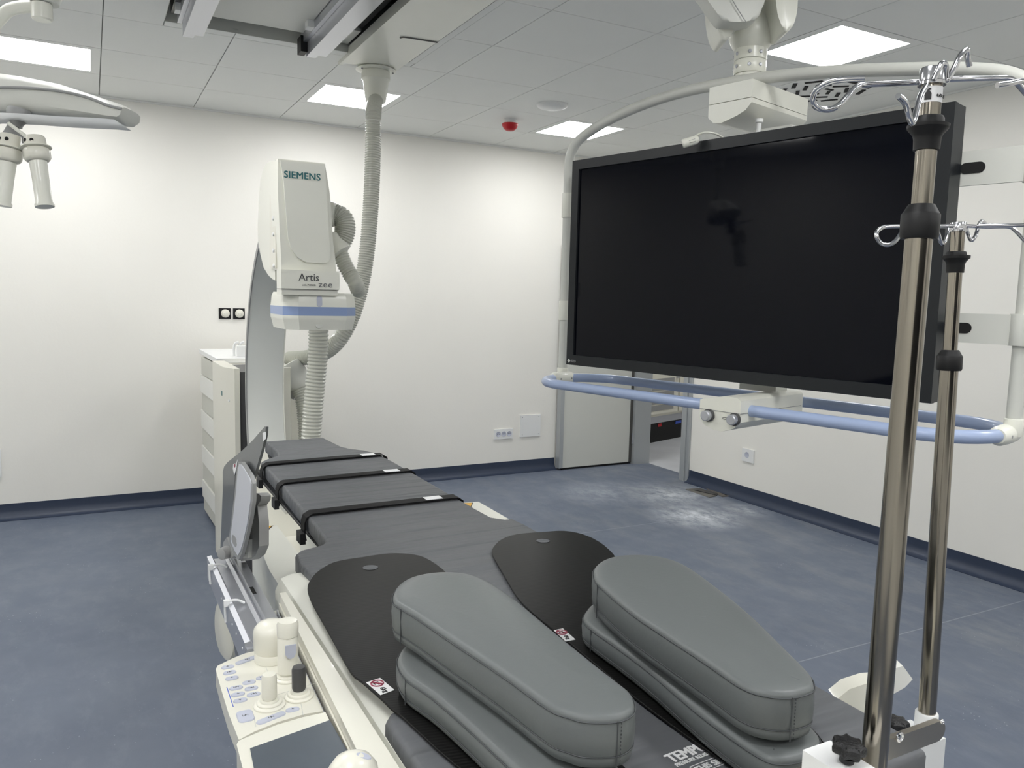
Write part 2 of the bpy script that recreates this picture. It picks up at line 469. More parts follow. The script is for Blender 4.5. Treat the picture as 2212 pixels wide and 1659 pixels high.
qbox('jamb', 'frame_alu', fr, XR - .03, XR + .17, DY0 - .03, DY0 + .03, 0, DH, bevel=.003)
qbox('jamb_face', 'frame_alu', fr, XR - .018, XR - .001, DY0 - .07, DY0 - .031, 0, DH, bevel=.002)
qbox('lintel', 'frame_alu', fr, XR - .02, XR + .17, DY0 - .03, DY1 + .01, DH, DH + .05, bevel=.003)
bm = B()
for k in range(14): bx(bm, XR + .04, XR + .07, DY0 + .031, DY0 + .036, .30 + k * .045, .32 + k * .045)
mk('seal_slots', bm, 'dark_gap', fr)
# equipment room beyond
bm = B(); bx(bm, XR + .16, 9.5, 4.4, 9.0, -.1, -.001); mk('floor_equipment_room', bm, 'floor2', kind='structure')
bm = B(); bx(bm, XR + .16, 9.5, 8.85, 9.0, 0, H); bx(bm, 9.35, 9.5, 4.4, 8.85, 0, H); bx(bm, XR + .16, 9.35, 4.3, 4.4, 0, H)
mk('wall_equipment_room', bm, 'wall', kind='structure')
bm = B(); bx(bm, XR + .16, 9.5, 4.3, 9.0, H, H + .1); mk('ceiling_equipment_room', bm, 'tile', kind='structure')
l = thing('ceiling_lamp', 'square ceiling lamp lighting the equipment room beyond the doorway', 'lamp', (6.4, 6.2, H - .02))
qbox('diffuser', 'lens', l, 6.1, 6.7, 5.6, 6.2, H - .02, H - .002, bevel=.002)
cb = thing('equipment_cabinet', 'cream electronics cabinet with vent grilles on black plinth beyond the doorway', 'cabinet', (6.0, 7.25, 0))
# cabinet in its own frame, turned a little
CM = frame((5.28, 6.90, 0), (1, .32, 0), (-.32, 1, 0))
def cbx(name, m, *a, bevel=.003): return qbox(name, m, cb, *a, bevel=bevel, Mx=CM)
cbx('body', 'cream2', 0, 1.5, 0, .7, .30, 1.95)
cbx('plinth', 'black', 0, 1.5, .03, .7, 0, .22, bevel=.004)
cbx('base_strip', 'alu', 0, 1.5, .01, .7, .221, .299)
cbx('door', 'cream2', .02, .72, -.02, -.001, .33, 1.93)
cbx('door', 'cream2', .75, 1.48, -.02, -.001, .33, 1.93)
for k in range(5):
    for x0 in (.1, .83): cbx('vent_grille', 'grey_plastic', x0, x0 + .52, -.026, -.0205, .37 + k * .075, .43 + k * .075, bevel=0)
cbx('handle', 'alu', .66, .69, -.05, -.021, .72, .90)
cbx('label_tag', 'red', .40, .47, .024, .0295, .17, .205, bevel=0); cbx('label_tag', 'blue_line', .76, .88, .024, .0295, .17, .205, bevel=0)

# ------------------------------------------------------------------ ceiling lamps and fittings
lamp_lbl = {(2, 2): 'square recessed ceiling lamp partly behind the hanging grey hose', (5, 2): 'square recessed ceiling lamp left of the monitor, crossed by the curved tube',
            (5, 6): 'large square recessed ceiling lamp above the monitor', (-1, 2): 'recessed ceiling lamp at the far left above the surgical lamp'}
for (i, j) in lamps:
    x0 = gx + S * i; y1 = gy - S * (j - 1); cx, cy = x0 + .3, y1 - .3
    lb = lamp_lbl.get((i, j))
    l = thing('ceiling_lamp', lb or 'square recessed ceiling lamp outside the picture', 'lamp', (cx, cy, H), 'recessed ceiling lamps' if lb else 'recessed ceiling lamps out of view')
    bm = B(); outer = rrect(-.297, .297, -.297, .297, .004, 1); inner = rrect(-.247, .247, -.247, .247, .03, 4)
    bx(bm, -.297, -.247, -.297, .297, 0, .02); bx(bm, .247, .297, -.297, .297, 0, .02); bx(bm, -.247, .247, -.297, -.247, 0, .02); bx(bm, -.247, .247, .247, .297, 0, .02)
    mk('frame', bm, 'tile', l, Matrix.Translation((cx, cy, H)))
    bm = B(); pr(bm, rrect(-.247, .247, -.247, .247, .025), .002, .012)
    mk('diffuser', bm, 'lens', l, Matrix.Translation((cx, cy, H)))
# swirl air diffuser
vx, vy = gx + S * 6 + .3, gy - S * 4 - .3
v = thing('ceiling_air_vent', 'square ceiling air diffuser with swirl of black slots above the monitor', 'vent', (vx, vy, H))
qbox('face_plate', 'tile', v, vx - .297, vx + .297, vy - .297, vy + .297, H, H + .018, bevel=.001)
for (rr, n_, ln, wd, off) in ((.235, 12, .10, .024, 50), (.14, 8, .09, .022, 50), (.055, 4, .06, .02, 50)):
    for k in range(n_):
        a = 2 * math.pi * k / n_
        bm = B(); bx(bm, -ln / 2, ln / 2, -wd / 2, wd / 2, -.004, .001)
        mk('slot', bm, 'dark_gap', v, Matrix.Translation((vx + rr * math.cos(a), vy + rr * math.sin(a), H)) @ Matrix.Rotation(a + R(off + (40 if k % 2 else 0)), 4, 'Z'))
# speaker disc and red alarm
sp = [(2.7909,4.7478,2.887)][0]
bm = B(); lt(bm, [(.105, 0), (.105, -.008), (.098, -.018), (.06, -.03), (0, -.034)], 32, Matrix.Translation((sp[0], sp[1], H)))
o = mk('ceiling_speaker', bm, 'white'); tag(o, 'round off-white ceiling disc between two lamps, behind the red alarm', 'speaker')
al = [(2.761,5.3006,2.887)][0]
a_ = thing('fire_alarm', 'small red fire alarm sounder on the ceiling', 'alarm', (al[0], al[1], H))
bm = B(); lt(bm, [(.046, 0), (.046, -.018), (.05, -.022), (.05, -.03)], 24, Matrix.Translation((al[0], al[1], H))); mk('base', bm, 'white', a_)
bm = B(); lt(bm, [(.058, -.0301), (.06, -.036), (.058, -.046), (.045, -.068), (.028, -.08), (0, -.082)], 24, Matrix.Translation((al[0], al[1], H))); mk('sounder', bm, 'red', a_)

# ------------------------------------------------------------------ ceiling rails in the service opening
c = thing('ceiling_rail_frame', 'pair of aluminium ceiling rails with recessed panel between, top left of centre', 'rail', (.8, 3.4, H))
qbox('recess_panel', 'grey_paint', c, .56, 1.01, 1.0, 4.27, H + .03, H + .07, bevel=.01)
qbox('back_panel', 'grey_plastic', c, .37, 1.2, 1.0, 4.36, H + .12, H + .14, bevel=0)
def rail(x0, x1, xs, yend):
    w = x1 - x0
    bm = B(); bx(bm, x0, x0 + .05, .95, yend, H - .075, H + .03); bx(bm, x0 + .055, x1, .95, yend, H - .06, H + .03)
    mk('rail', bm, 'alu', c, bevel=.003)
    qbox('rail_lip', 'alu', c, x0 - .022, x0 - .001, .95, yend + .02, H - .01, H + .05, bevel=.002)
    qbox('rail_cap', 'alu_gap', c, x0 + .0505, x0 + .0545, .95, yend - .01, H - .05, H + .02, bevel=0)
rail(.435, .53, .39, 4.31); rail(1.035, 1.14, 1.0, 4.31)
qbox('slot_channel', 'alu_gap', c, .385, .41, 1.0, 4.33, H + .03, H + .09, bevel=.002)
qbox('slot_channel', 'alu_gap', c, 1.015, 1.03, 1.0, 4.33, H + .0, H + .09, bevel=.002)
for x, y in ((.41, 4.18), (1.0, 4.08)):
    bm = B(); bx(bm, x - .02, x + .02, y - .03, y + .03, H - .005, H + .04); mk('bracket', bm, 'white', c, bevel=.004)
qbox('end_stop', 'black', c, 1.0, 1.034, 4.28, 4.36, H - .06, H + .02, bevel=.008)
# cover panel with hose outlet
p = thing('ceiling_cover_panel', 'cream ceiling cover panel with a curved slot, next to the ceiling rails', 'panel', (1.45, 3.4, H))
qbox('cover', 'cream', p, 1.295, 1.60, 1.0, 4.52, H - .016, H + .012, bevel=.006)
qbox('edge_lip', 'cream', p, 1.275, 1.294, 1.0, 4.56, H - .02, H + .03, bevel=.004)
qbox('dark_slot', 'dark_gap', p, 1.603, 1.615, 1.0, 3.84, H - .003, H + .001, bevel=0)
qbox('dark_slot', 'dark_gap', p, 1.603, 1.615, 3.92, 4.38, H - .003, H + .001, bevel=0)
qbox('shade_box', 'dark_gap', c, 1.17, 1.27, 1.0, 4.10, H + .05, H + .09, bevel=0)
qbox('duct_box', 'grey_paint', c, 1.16, 1.27, 4.12, 4.36, H + .04, H + .08, bevel=.003)
bm = B(); tb(bm, cr([(1.415, 3.93, H - .017), (1.42, 3.915, H - .017), (1.45, 3.905, H - .017), (1.60, 3.895, H - .017)], 5), .005, 8); mk('curved_slot', bm, 'alu_gap', p)
qbox('side_strip', 'tile', p, 1.62, 1.658, 1.0, 4.36, H - .002, H + .01, bevel=.001)

# ------------------------------------------------------------------ wall fittings
def plate(name, m, parent, wall, x0, x1, z0, z1, t0, t1, bevel=.003):
    if wall == 'back': return qbox(name, m, parent, x0, x1, YB - t1, YB - t0, z0, z1, bevel=bevel)
    return qbox(name, m, parent, XR - t1, XR - t0, x0, x1, z0, z1, bevel=bevel)
s = thing('triple_socket', 'triple white wall socket low on the back wall', 'socket', (3.256, YB, .36))
plate('face_plate', 'white', s, 'back', 3.16, 3.35, .32, .41, 0, .012)
for k in range(3):
    bm = B(); lt(bm, [(.024, 0), (.024, .002), (.020, .002), (.018, .0006), (0, .0006)], 20, disc((3.20 + k * .055, YB - .012, .365), (0, -1, 0))); q = mk('socket_well', bm, 'lilac', s)
    for dx in (-.008, .008):
        bm = B(); lt(bm, [(.003, .0), (.003, .001)], 8, disc((3.20 + k * .055 + dx, YB - .0126, .365), (0, -1, 0))); mk('pin_hole', bm, 'dark_gap', q)
s = thing('blank_wall_plate', 'square white blank cover plate on the back wall beside the triple socket', 'wall plate', (3.53, YB, .42))
plate('cover', 'white', s, 'back', 3.425, 3.635, .325, .525, 0, .012, bevel=.008)
for x in (3.445, 3.615):
    for z in (.345, .505):
        bm = B(); lt(bm, [(.004, 0), (.004, .001)], 8, disc((x, YB - .0121, z), (0, -1, 0))); mk('screw', bm, 'grey_plastic', s)
s = thing('single_socket', 'single white wall socket on the right wall beneath the monitor', 'socket', (XR, 4.63, .36))
plate('face_plate', 'white', s, 'right', 4.57, 4.695, .315, .42, 0, .012)
bm = B(); lt(bm, [(.024, 0), (.024, .002), (.020, .002), (.018, .0006), (0, .0006)], 20, disc((XR - .012, 4.64, .372), (-1, 0, 0))); mk('socket_well', bm, 'lilac', s)
s = thing('wall_plate', 'white wall plate on the back wall at the left edge of the picture', 'wall plate', (-.62, YB, .4))
plate('cover', 'white', s, 'back', -.72, -.565, .30, .49, 0, .012, bevel=.008)
plate('rim', 'grey_paint', s, 'back', -.70, -.585, .32, .47, .012, .0125, bevel=0)
for i_, (xa, lb_) in enumerate(((.842, 'round white wall knob on black backplate, the left of a pair'), (.943, 'round white wall knob on black backplate, beside the C-arm'))):
    s = thing('wall_dial', lb_, 'knob', (xa + .042, YB, 1.416), 'pair of wall knobs')
    plate('backplate', 'black', s, 'back', xa, xa + .084, 1.378, 1.458, 0, .006, bevel=.001)
    bm = B(); lt(bm, [(.031, 0), (.031, .012), (.026, .016), (.024, .026), (.012, .03), (.01, .034), (0, .035)], 24, disc((xa + .045, YB - .0061, 1.419), (0, -1, 0))); mk('knob', bm, 'cream2', s)
# floor plates by the doorway
f1 = [(4.4196,5.1027,0),(4.5585,5.0809,0),(4.5712,4.8677,0),(4.4905,4.8179,0),(4.4221,4.8137,0)]
for i_, (poly, lb_) in enumerate(((f1, 'flat slotted metal plate lying on the floor by the doorway, lighter one'), ([(4.6037,5.0623,0),(4.7324,5.0093,0),(4.636,4.7739,0),(4.5339,4.7834,0)], 'flat slotted metal plate lying on the floor, darker one nearer the right wall'))):
    s = thing('floor_plate', lb_, 'plate', (poly[0][0], poly[0][1], 0))
    bm = B(); pr(bm, poly, 0.0005, .006); mk('plate', bm, 'steel_bar' if i_ == 0 else 'plate_brown', s)
    cx = sum(q[0] for q in poly) / len(poly); cy = sum(q[1] for q in poly) / len(poly)
    a = Vector(poly[-1 if i_ else -2]) - Vector(poly[0]); a.z = 0
    bm = B(); bx(bm, -.11, .11, -.010, .010, .0061, .0066); mk('slot', bm, 'dark_gap', s, frame((cx, cy, 0), a, (-a.y, a.x, 0)))

# ------------------------------------------------------------------ C-arm and stand
ca = thing('x_ray_machine', 'cream C-arm X-ray unit with detector head hanging over the head end of the table', 'x-ray machine', (.8, 4.3, 0))
AC = Vector((0, 3.35, 1.07)); AR = .85; AX0, AX1 = .700, .880
def arc_ring(x0, x1, r0, r1, a0, a1, n=48):
    bm = B(); rings = []
    for i in range(n + 1):
        a = R(a0 + (a1 - a0) * i / n); cy, cz = math.cos(a), math.sin(a)
        rings.append([bm.verts.new((x, AC.y + r * cy, AC.z + r * cz)) for x, r in ((x0, r0), (x1, r0), (x1, r1), (x0, r1))])
    for a, b in zip(rings[:-1], rings[1:]):
        for k in range(4): bm.faces.new((a[k], a[(k + 1) % 4], b[(k + 1) % 4], b[k]))
    bm.faces.new(rings[0]); bm.faces.new(rings[-1][::-1]); return bm
mk('arc', arc_ring(AX0, AX1, .86, .91, -88, 88), 'arc', ca, bevel=.004)
mk('arc_edge_strip', arc_ring(AX0 - .006, AX0 - .0005, .858, .885, -88, 88), 'grey_plastic', ca)
mk('arc_edge_strip', arc_ring(AX1 + .0005, AX1 + .006, .858, .885, -88, 88), 'cream', ca)
# lower bulky cover of the arc (cream)
mk('arc_lower_cover', arc_ring(AX0 - .003, AX1 + .004, .80, .8599, -86, -22), 'cream2', ca, bevel=.008)
# tube unit below the table
bm = B(); lt(bm, [(.10, .34), (.10, .60), (.095, .615), (.08, .625), (0, .628)], 32, Matrix.Translation((.86, 3.30, 0))); mk('x_ray_tube', bm, 'cream', ca)
qbox('tube_mount', 'cream2', ca, .78, .97, 3.25, 3.75, .22, .42, bevel=.02)
qbox('tube_shield', 'cream2', ca, .74, .95, 3.50, 3.70, .60, .70, bevel=.01)
# detector head
HX, HY = .811, 3.29
def oct_(w, dth, ch): return [(-w + ch, -dth), (w - ch, -dth), (w, -dth + ch), (w, dth - ch), (w - ch, dth), (-w + ch, dth), (-w, dth - ch), (-w, -dth + ch)]
zb, zt = [(0.7635,3.12,1.438)][0][2], [(0.764,3.12,1.5846)][0][2]
det = oct_(.146, .17, .05)
hh = zt - zb
def octloft(bm, levels, cx, cy):
    rings = []
    for s_, z in levels: rings.append([bm.verts.new((cx + x * s_, cy + y * s_, z)) for x, y in det])
    for a, b in zip(rings[:-1], rings[1:]):
        for k in range(8): bm.faces.new((a[k], a[(k + 1) % 8], b[(k + 1) % 8], b[k]))
    bm.faces.new(rings[0][::-1]); bm.faces.new(rings[-1])
bm = B(); octloft(bm, [(.93, zb), (.985, zb + .25 * hh), (1.0, zb + .30 * hh), (1.0, zb + .384 * hh)], HX, HY); mk('detector_lower', bm, 'cream', ca, bevel=.004)
bm = B(); octloft(bm, [(1.002, zb + .385 * hh), (1.002, zb + .62 * hh)], HX, HY); mk('detector_band', bm, 'blue_band', ca, bevel=.001, label='pale blue band')
bm = B(); octloft(bm, [(1.0, zb + .621 * hh), (.985, zb + .74 * hh), (.97, zb + .9 * hh), (.93, zb + 1.0 * hh)], HX, HY); mk('detector_upper', bm, 'cream', ca, bevel=.004)
fy = HY - .17
g = [(0.7972,3.122,1.551),(0.7969,3.122,1.4581)]
bm = B(); pr(bm, rrect(-.0105, .0105, -.022, .022, .010), 0, .003); mk('handle_slot', bm, 'lilac', ca, frame((g[0][0], fy + .003, g[0][2]), (1, 0, 0), (0, .12, 1)))
bm = B(); lt(bm, [(.014, 0), (.014, .002), (.012, .0025), (0, .0025)], 24, disc((g[1][0], fy + .008, g[1][2]), (0, -1, .15))); mk('target_mark', bm, 'grey_paint', ca)
# neck below name plate
z1 = [(0.7917,3.1,1.5926)][0][2]; z2 = [(0.7918,3.1,1.6697)][0][2]
nx0, nx1 = [(0.6448,3.1,1.638),(0.8706,3.1,1.6455)][0][0], [(0.6448,3.1,1.638),(0.8706,3.1,1.6455)][1][0]
qbox('neck', 'cream', ca, nx0 + .004, nx1 - .004, 3.108, 3.20, zt - .01, z1 + .004, bevel=.004)
qbox('name_band', 'cream', ca, nx0, nx1, 3.095, 3.18, z1 + .005, z2, bevel=.006)
qbox('band_gap', 'dark_grey', ca, nx0 + .002, nx1 - .002, 3.10, 3.17, z1 + .0042, z1 + .0049, bevel=0)
# tall head cover
t0 = [(0.642,3.12,2.0836)][0]; t1 = [(0.8196,3.12,2.0893)][0]; b1 = [(0.8632,3.12,1.6818)][0]; b0 = [(0.6509,3.12,1.6736)][0]
bm = B()
lv = [(b0[0], b1[0], z2 + .0005), (b0[0], b1[0], z2 + .03), (b0[0] - .004, b1[0] - .012, z2 + .12), (t0[0] - .002, t1[0] + .02, z2 + .30), (t0[0], t1[0], t1[2] - .005)]
ringsv = []
for xa, xb, z in lv: ringsv.append([bm.verts.new(q) for q in ((xa, 3.122, z), (xb, 3.122, z), (xb, 3.26, z), (xa, 3.26, z))])
for a, b in zip(ringsv[:-1], ringsv[1:]):
    for k in range(4): bm.faces.new((a[k], a[(k + 1) % 4], b[(k + 1) % 4], b[k]))
bm.faces.new(ringsv[0][::-1]); bm.faces.new(ringsv[-1])
mk('head_cover', bm, 'cream', ca, bevel=.012, seg=3)
# raised front shield with rounded lower corners
fx0, fx1 = t0[0] + .006, t1[0] - .002
fp = [(fx0, t1[2] - .012), (fx1, t1[2] - .012), (b1[0] - .028, z2 + .10)]
for a in (0, 25, 50, 75, 95): fp.append((b1[0] - .052 + .03 * math.cos(R(-a)), z2 + .075 + .045 * math.sin(R(-a))))
for a in (100, 125, 150, 175): fp.append((b0[0] + .108 + .085 * math.cos(R(-a)), z2 + .135 + .105 * math.sin(R(-a))))
fp.append((fx0 + .012, z2 + .33))
bm = B(); pr(bm, fp, 0, .012); mk('front_shield', bm, 'cream', ca, frame((0, 3.1225, 0), (1, 0, 0), (0, 0, 1)), bevel=.005, seg=3)
# side casing and bolt rail on the left
sh = [(0.662,3.6135,1.8591),(0.662,3.5749,1.9803),(0.662,3.5398,2.0542),(0.662,3.4771,2.0923),(0.662,3.408,2.1057),(0.662,3.3329,2.1046),(0.662,3.2348,2.0964),(0.662,3.2531,1.6294),(0.662,3.3161,1.6374),(0.662,3.3906,1.6534),(0.662,3.4874,1.686),(0.662,3.5662,1.7533),(0.662,3.6058,1.8048)]
bm = B(); pr(bm, [(q[1], q[2]) for q in sh], -.002, b1[0] - .675)
mk('side_casing', bm, 'cream', ca, Matrix(((0, 0, 1, .655), (1, 0, 0, 0), (0, 1, 0, 0), (0, 0, 0, 1))), bevel=.012, seg=3)
rr_ = [(0.648,3.3045,1.9692),(0.648,3.1886,1.9574),(0.648,3.1999,1.6753),(0.648,3.3176,1.6816)]
bm = B(); pr(bm, [(q[1], q[2]) for q in rr_], 0, .006)
br = mk('bolt_rail', bm, 'cream2', ca, Matrix(((0, 0, 1, .645), (1, 0, 0, 0), (0, 1, 0, 0), (0, 0, 0, 1))), bevel=.001)
for q in [(0.645,3.23,1.8704),(0.645,3.2281,1.8093),(0.645,3.2263,1.7462),(0.645,3.2244,1.6866)]:
    bm = B(); lt(bm, [(.008, 0), (.008, .004), (.004, .006), (0, .0065)], 14, disc(q, (-1, 0, 0))); mk('bolt', bm, 'white', br)
tm = frame((fx0 + .012, 3.1095, [(0.66,3.11,2.0156)][0][2]), (1, 0, 0), (0, 0, 1))
text('lettering', 'SIEMENS', .036, tm, 'print_teal', ca, bold=.0010, space=1.05, sx=1.0)
a0 = [(0.7098,3.094,1.6295)][0]; text('lettering', 'Artis', .041, frame((a0[0], 3.0938, a0[2]), (1, 0, 0), (0, 0, 1)), 'print_dark', ca, sx=.98)
a0 = [(0.7865,3.094,1.6068)][0]; text('lettering', 'zee', .032, frame((a0[0], 3.0938, a0[2]), (1, 0, 0), (0, 0, 1)), 'print_grey', ca, bold=.0003, sx=1.15, space=1.12)
a0 = [(0.7221,3.094,1.6104)][0]; text('lettering', 'with PURE\u00ae', .0095, frame((a0[0], 3.0938, a0[2]), (1, 0, 0), (0, 0, 1)), 'print_dark', ca, sx=1.1)
# hose cones on the head's right
def cone(name, p0, p1, r0, r1, m='cream', parent=ca):
    p0 = Vector(p0); p1 = Vector(p1); L_ = (p1 - p0).length
    bm = B(); lt(bm, [(r0 * .9, 0), (r0, .006), (r0 * .98, L_ * .4), (r1, L_ - .006), (r1 * .95, L_)], 24, disc(p0, p1 - p0)); return mk(name, bm, m, parent)
k = [(0.9042,3.4589,1.9251),(0.9466,3.4359,1.9222)]; cone('hose_socket', k[0], k[1], .060, .052)
k = [(0.9118,3.3972,1.8271),(0.9552,3.3658,1.7594)]; cone('hose_socket', k[0], k[1], .034, .045)
mk('head_hose', hose_bm([(0.9514,3.4684,1.9291),(0.9795,3.4515,1.9138),(0.9911,3.4417,1.884),(0.9881,3.4384,1.8438),(0.9709,3.4426,1.8032),(0.9396,3.4555,1.7722)], .046, .009), 'hose', ca)
mk('head_hose', hose_bm([(0.958,3.4113,1.7713),(0.9724,3.3976,1.7219),(0.994,3.3801,1.6727),(1.0157,3.3632,1.6295),(1.0493,3.4326,1.5984)], .034, .012), 'hose', ca)
mk('tube_hose', hose_bm([(0.9485,3.75,1.4379),(0.9527,3.75,1.383),(0.9503,3.75,1.3059),(0.9434,3.75,1.2175),(0.9321,3.75,1.1066),(0.9228,3.75,0.9953),(0.9158,3.75,0.8833),(0.9131,3.75,0.7478),(0.9146,3.75,0.5422)], .048, .017, .05), 'hose', ca)
# stand
st = thing('c_arm_stand', 'tall cream floor stand carrying the C-arm by the back wall', 'stand', (.8, 4.8, 0))
SF = 4.36
q = [(0.6212,4.36,1.1687),(0.7337,4.36,1.1663),(0.9154,4.36,1.1624),(0.9651,4.36,1.1613)]; ztop = [(0.6469,4.36,1.1755)][0][2]
bm = B(); pr(bm, [(q[0][0], SF + .12), (q[0][0] + .04, SF), (AX0 - .012, SF), (AX0 - .012, 4.9), (q[0][0], 4.9)], .03, ztop); mk('carriage_cover', bm, 'cream2', st, bevel=.014, seg=3)
bm = B(); pr(bm, [(AX1 + .012, SF), (q[3][0] - .012, SF), (q[3][0], SF + .04), (q[3][0], 4.9), (AX1 + .012, 4.9)], .03, ztop); mk('carriage_cover', bm, 'cream2', st, bevel=.014, seg=3)
qbox('carriage_core', 'dark_grey', st, AX0 - .011, AX1 + .011, SF + .02, 4.85, .04, ztop - .02, bevel=.002)
rb = [(0.6932,5.27,1.1341),(1.1667,5.27,1.1047)]; 
qbox('rear_column', 'cream2', st, rb[0][0] + .03, rb[1][0] - .02, 4.91, 6.05, .03, rb[0][2] - .002, bevel=.02)
qbox('top_plate', 'white', st, rb[0][0] - .01, rb[1][0] - .04, 5.20, 6.10, rb[0][2], rb[0][2] + .03, bevel=.012)
# stepped bellows on the left face
zt_ = rb[0][2] - .01; nb = 9; dz = zt_ / nb
for k in range(nb):
    z0 = k * dz; xo = rb[0][0] - (.012 if k % 2 else .004)
    bm = B(); pr(bm, [(rb[0][0] + .03, 5.22), (rb[0][0] + .005, 5.19), (xo, 5.27), (xo - .015, 5.9), (rb[0][0] + .03, 5.95)], z0 + .004 + (.03 if k == 0 else 0), z0 + dz - .002)
    mk('bellows_segment', bm, 'bellows_light' if k % 2 else 'bellows_dark', st, bevel=.002)
qq = [(0.8526,5.3,1.1529),(0.8184,5.3,1.1534)]
for (x, y, z) in qq:
    bm = B(); tb(bm, cr([(x, 5.4, rb[0][2] + .02), (x, 5.4, rb[0][2] + .09), (x + .012, 5.4, rb[0][2] + .115), (x + .03, 5.4, rb[0][2] + .12)], 4), .008, 10); mk('cable_clip', bm, 'white', st)
qbox('cable_box', 'white', st, qq[0][0] - .03, qq[0][0] + .03, 5.3, 5.36, rb[0][2] + .031, rb[0][2] + .10, bevel=.008)
o2 = [(0.6417,4.45,1.0347)][0]; qbox('status_light', 'print_teal', st, q[0][0] - .002, q[0][0] + .003, 4.52, 4.545, o2[2] - .02, o2[2] + .005, bevel=0)
for zz in (.22, .62, 1.0):
    bm = B(); lt(bm, [(.008, 0), (.007, .003), (0, .004)], 12, disc((q[0][0] + .02, SF + .058, zz), (-1, -.35, 0))); mk('screw', bm, 'white', st)
k = [(0.9479,4.5146,1.1476),(1.0362,4.452,1.0205)]; cone('hose_cone', k[0], k[1], .11, .06, 'grey_paint', st)
mk('stand_hose', hose_bm([(1.0163,4.41,1.0573),(1.0307,4.3961,1.0065),(1.0401,4.3827,0.9376),(1.0442,4.3695,0.8481),(1.0435,4.3574,0.7457)], .05, .014), 'hose', st)

# ------------------------------------------------------------------ main ceiling hose
h = thing('ceiling_hose', 'long ribbed grey hose hanging from the ceiling down to the C-arm stand', 'hose', [(1.4834,4.5603,2.887)][0])
fl = [(1.4867,4.5366,2.887)][0]
bm = B(); lt(bm, [(.11, 0), (.115, -.006), (.075, -.012)][::-1], 40, Matrix.Translation((fl[0], fl[1], H - .018))); 
mk('flange', bm, 'cream', h)
bm = B(); lt(bm, [(.078, 0), (.082, -.02), (.082, -.045), (.074, -.055), (.060, -.155), (.056, -.17)][::-1], 32, Matrix.Translation((fl[0], fl[1], H - .031))); mk('outlet_cone', bm, 'cream', h)
for a in (200, 340, 80): 
    bm = B(); lt(bm, [(.006, 0), (.006, -.006)][::-1], 10, Matrix.Translation((fl[0] + .097 * math.cos(R(a)), fl[1] + .097 * math.sin(R(a)), H - .031))); mk('screw', bm, 'grey_plastic', h)
hp = [(fl[0], fl[1], H - .19)] + [(1.3753,4.2321,2.5646),(1.3687,4.2175,2.416),(1.3584,4.1987,2.2179),(1.3437,4.1822,2.0197),(1.3224,4.1692,1.8213),(1.2982,4.1639,1.6722),(1.2682,4.1647,1.5478),(1.2297,4.1715,1.4354),(1.174,4.1889,1.335),(1.1275,4.3184,1.2589),(1.0721,4.4576,1.2234),(1.0128,4.6576,1.2008)]
mk('ribbed_tube', hose_bm(hp, .043, .013, .06), 'hose', h)

# ------------------------------------------------------------------ surgical lamp on the left
sl = thing('surgical_lamp', 'white surgical lamp head with grey rim reaching in from the left', 'lamp', (-.2, 2.6, 2.1))
bm = B()
prof_top = [(-0.3083,2.7358,2.0942),(-0.2271,2.699,2.1476),(-0.1811,2.6767,2.1655),(-0.1358,2.6517,2.159),(-0.0566,2.6075,2.1432),(0.0222,2.5621,2.1159),(0.0785,2.5296,2.0957),(0.1032,2.5152,2.0861),(0.1166,2.5068,2.0762)]
prof_bot = [(-0.3101,2.7294,2.034),(-0.23,2.6885,2.049),(-0.1844,2.6646,2.0527),(-0.139,2.6402,2.0514),(-0.0708,2.6034,2.0481),(0.02,2.554,2.0403),(0.0767,2.523,2.0342),(0.1039,2.5084,2.0336),(0.1111,2.506,2.0453)]
vdir = Vector((.47, .88, 0)).normalized()
def ribbon(name, top, bot, depth, m, ins=.03, bev=.01):
    bm = B(); A = [Vector(p_) for p_ in top]; C = [Vector(p_) for p_ in bot]; n = len(A); levels = []
    for dd, sh_ in ((-depth, .45), (-depth * .7, .12), (0, 0), (depth * .7, .12), (depth, .45)):
        ring = []
        for a, b in zip(A, C):
            mid = (a + b) / 2; ring.append((a.lerp(mid, sh_) + vdir * dd, b.lerp(mid, sh_) + vdir * dd))
        levels.append([bm.verts.new(x[0]) for x in ring] + [bm.verts.new(x[1]) for x in ring[::-1]])
    for a, b in zip(levels[:-1], levels[1:]):
        for k in range(len(a)): bm.faces.new((a[k], a[(k + 1) % len(a)], b[(k + 1) % len(a)], b[k]))
    bm.faces.new(levels[0][::-1]); bm.faces.new(levels[-1])
    return mk(name, bm, m, sl, bevel=0, sharp=50)
ribbon('lamp_head', prof_top, prof_bot, .055, 'grey_paint')
tp = [Vector(p_) - vdir * .057 for p_ in [(-0.2739,2.7188,2.1054),(-0.194,2.6772,2.1139),(-0.1598,2.6594,2.1174),(-0.0802,2.6167,2.1157),(-0.0178,2.5825,2.1084),(0.0386,2.5507,2.0946),(0.0836,2.5244,2.0753),(0.1163,2.5059,2.0672)]]
bm = B(); tb(bm, cr(tp, 4), .004, 8); mk('rim_strip', bm, 'grey_plastic', sl, label='darker grey rim strip')
cvp = [(-0.2018,2.5064,2.0817),(-0.1761,2.494,2.092),(-0.1668,2.4923,2.1185),(-0.1475,2.4829,2.1261),(-0.1267,2.4704,2.1148)]
ub = [(-0.2988,2.6302,2.0175),(-0.2218,2.5903,2.0282),(-0.1341,2.5434,2.0269),(-0.0466,2.4961,2.0218),(0.052,2.4432,2.0195),(0.0903,2.4224,2.0169)]
bm = B()
A = [bm.verts.new(Vector(p_) - vdir * .045 + Vector((0, 0, .006))) for p_ in ub]; C = [bm.verts.new(Vector(p_) + vdir * .05 + Vector((0, 0, -.004))) for p_ in ub]
for k in range(len(ub) - 1): bm.faces.new((A[k], A[k + 1], C[k + 1], C[k]))
bmesh.ops.solidify(bm, geom=list(bm.faces), thickness=.004)
mk('underside_foil', bm, 'white', sl, label='crinkled white protective film')
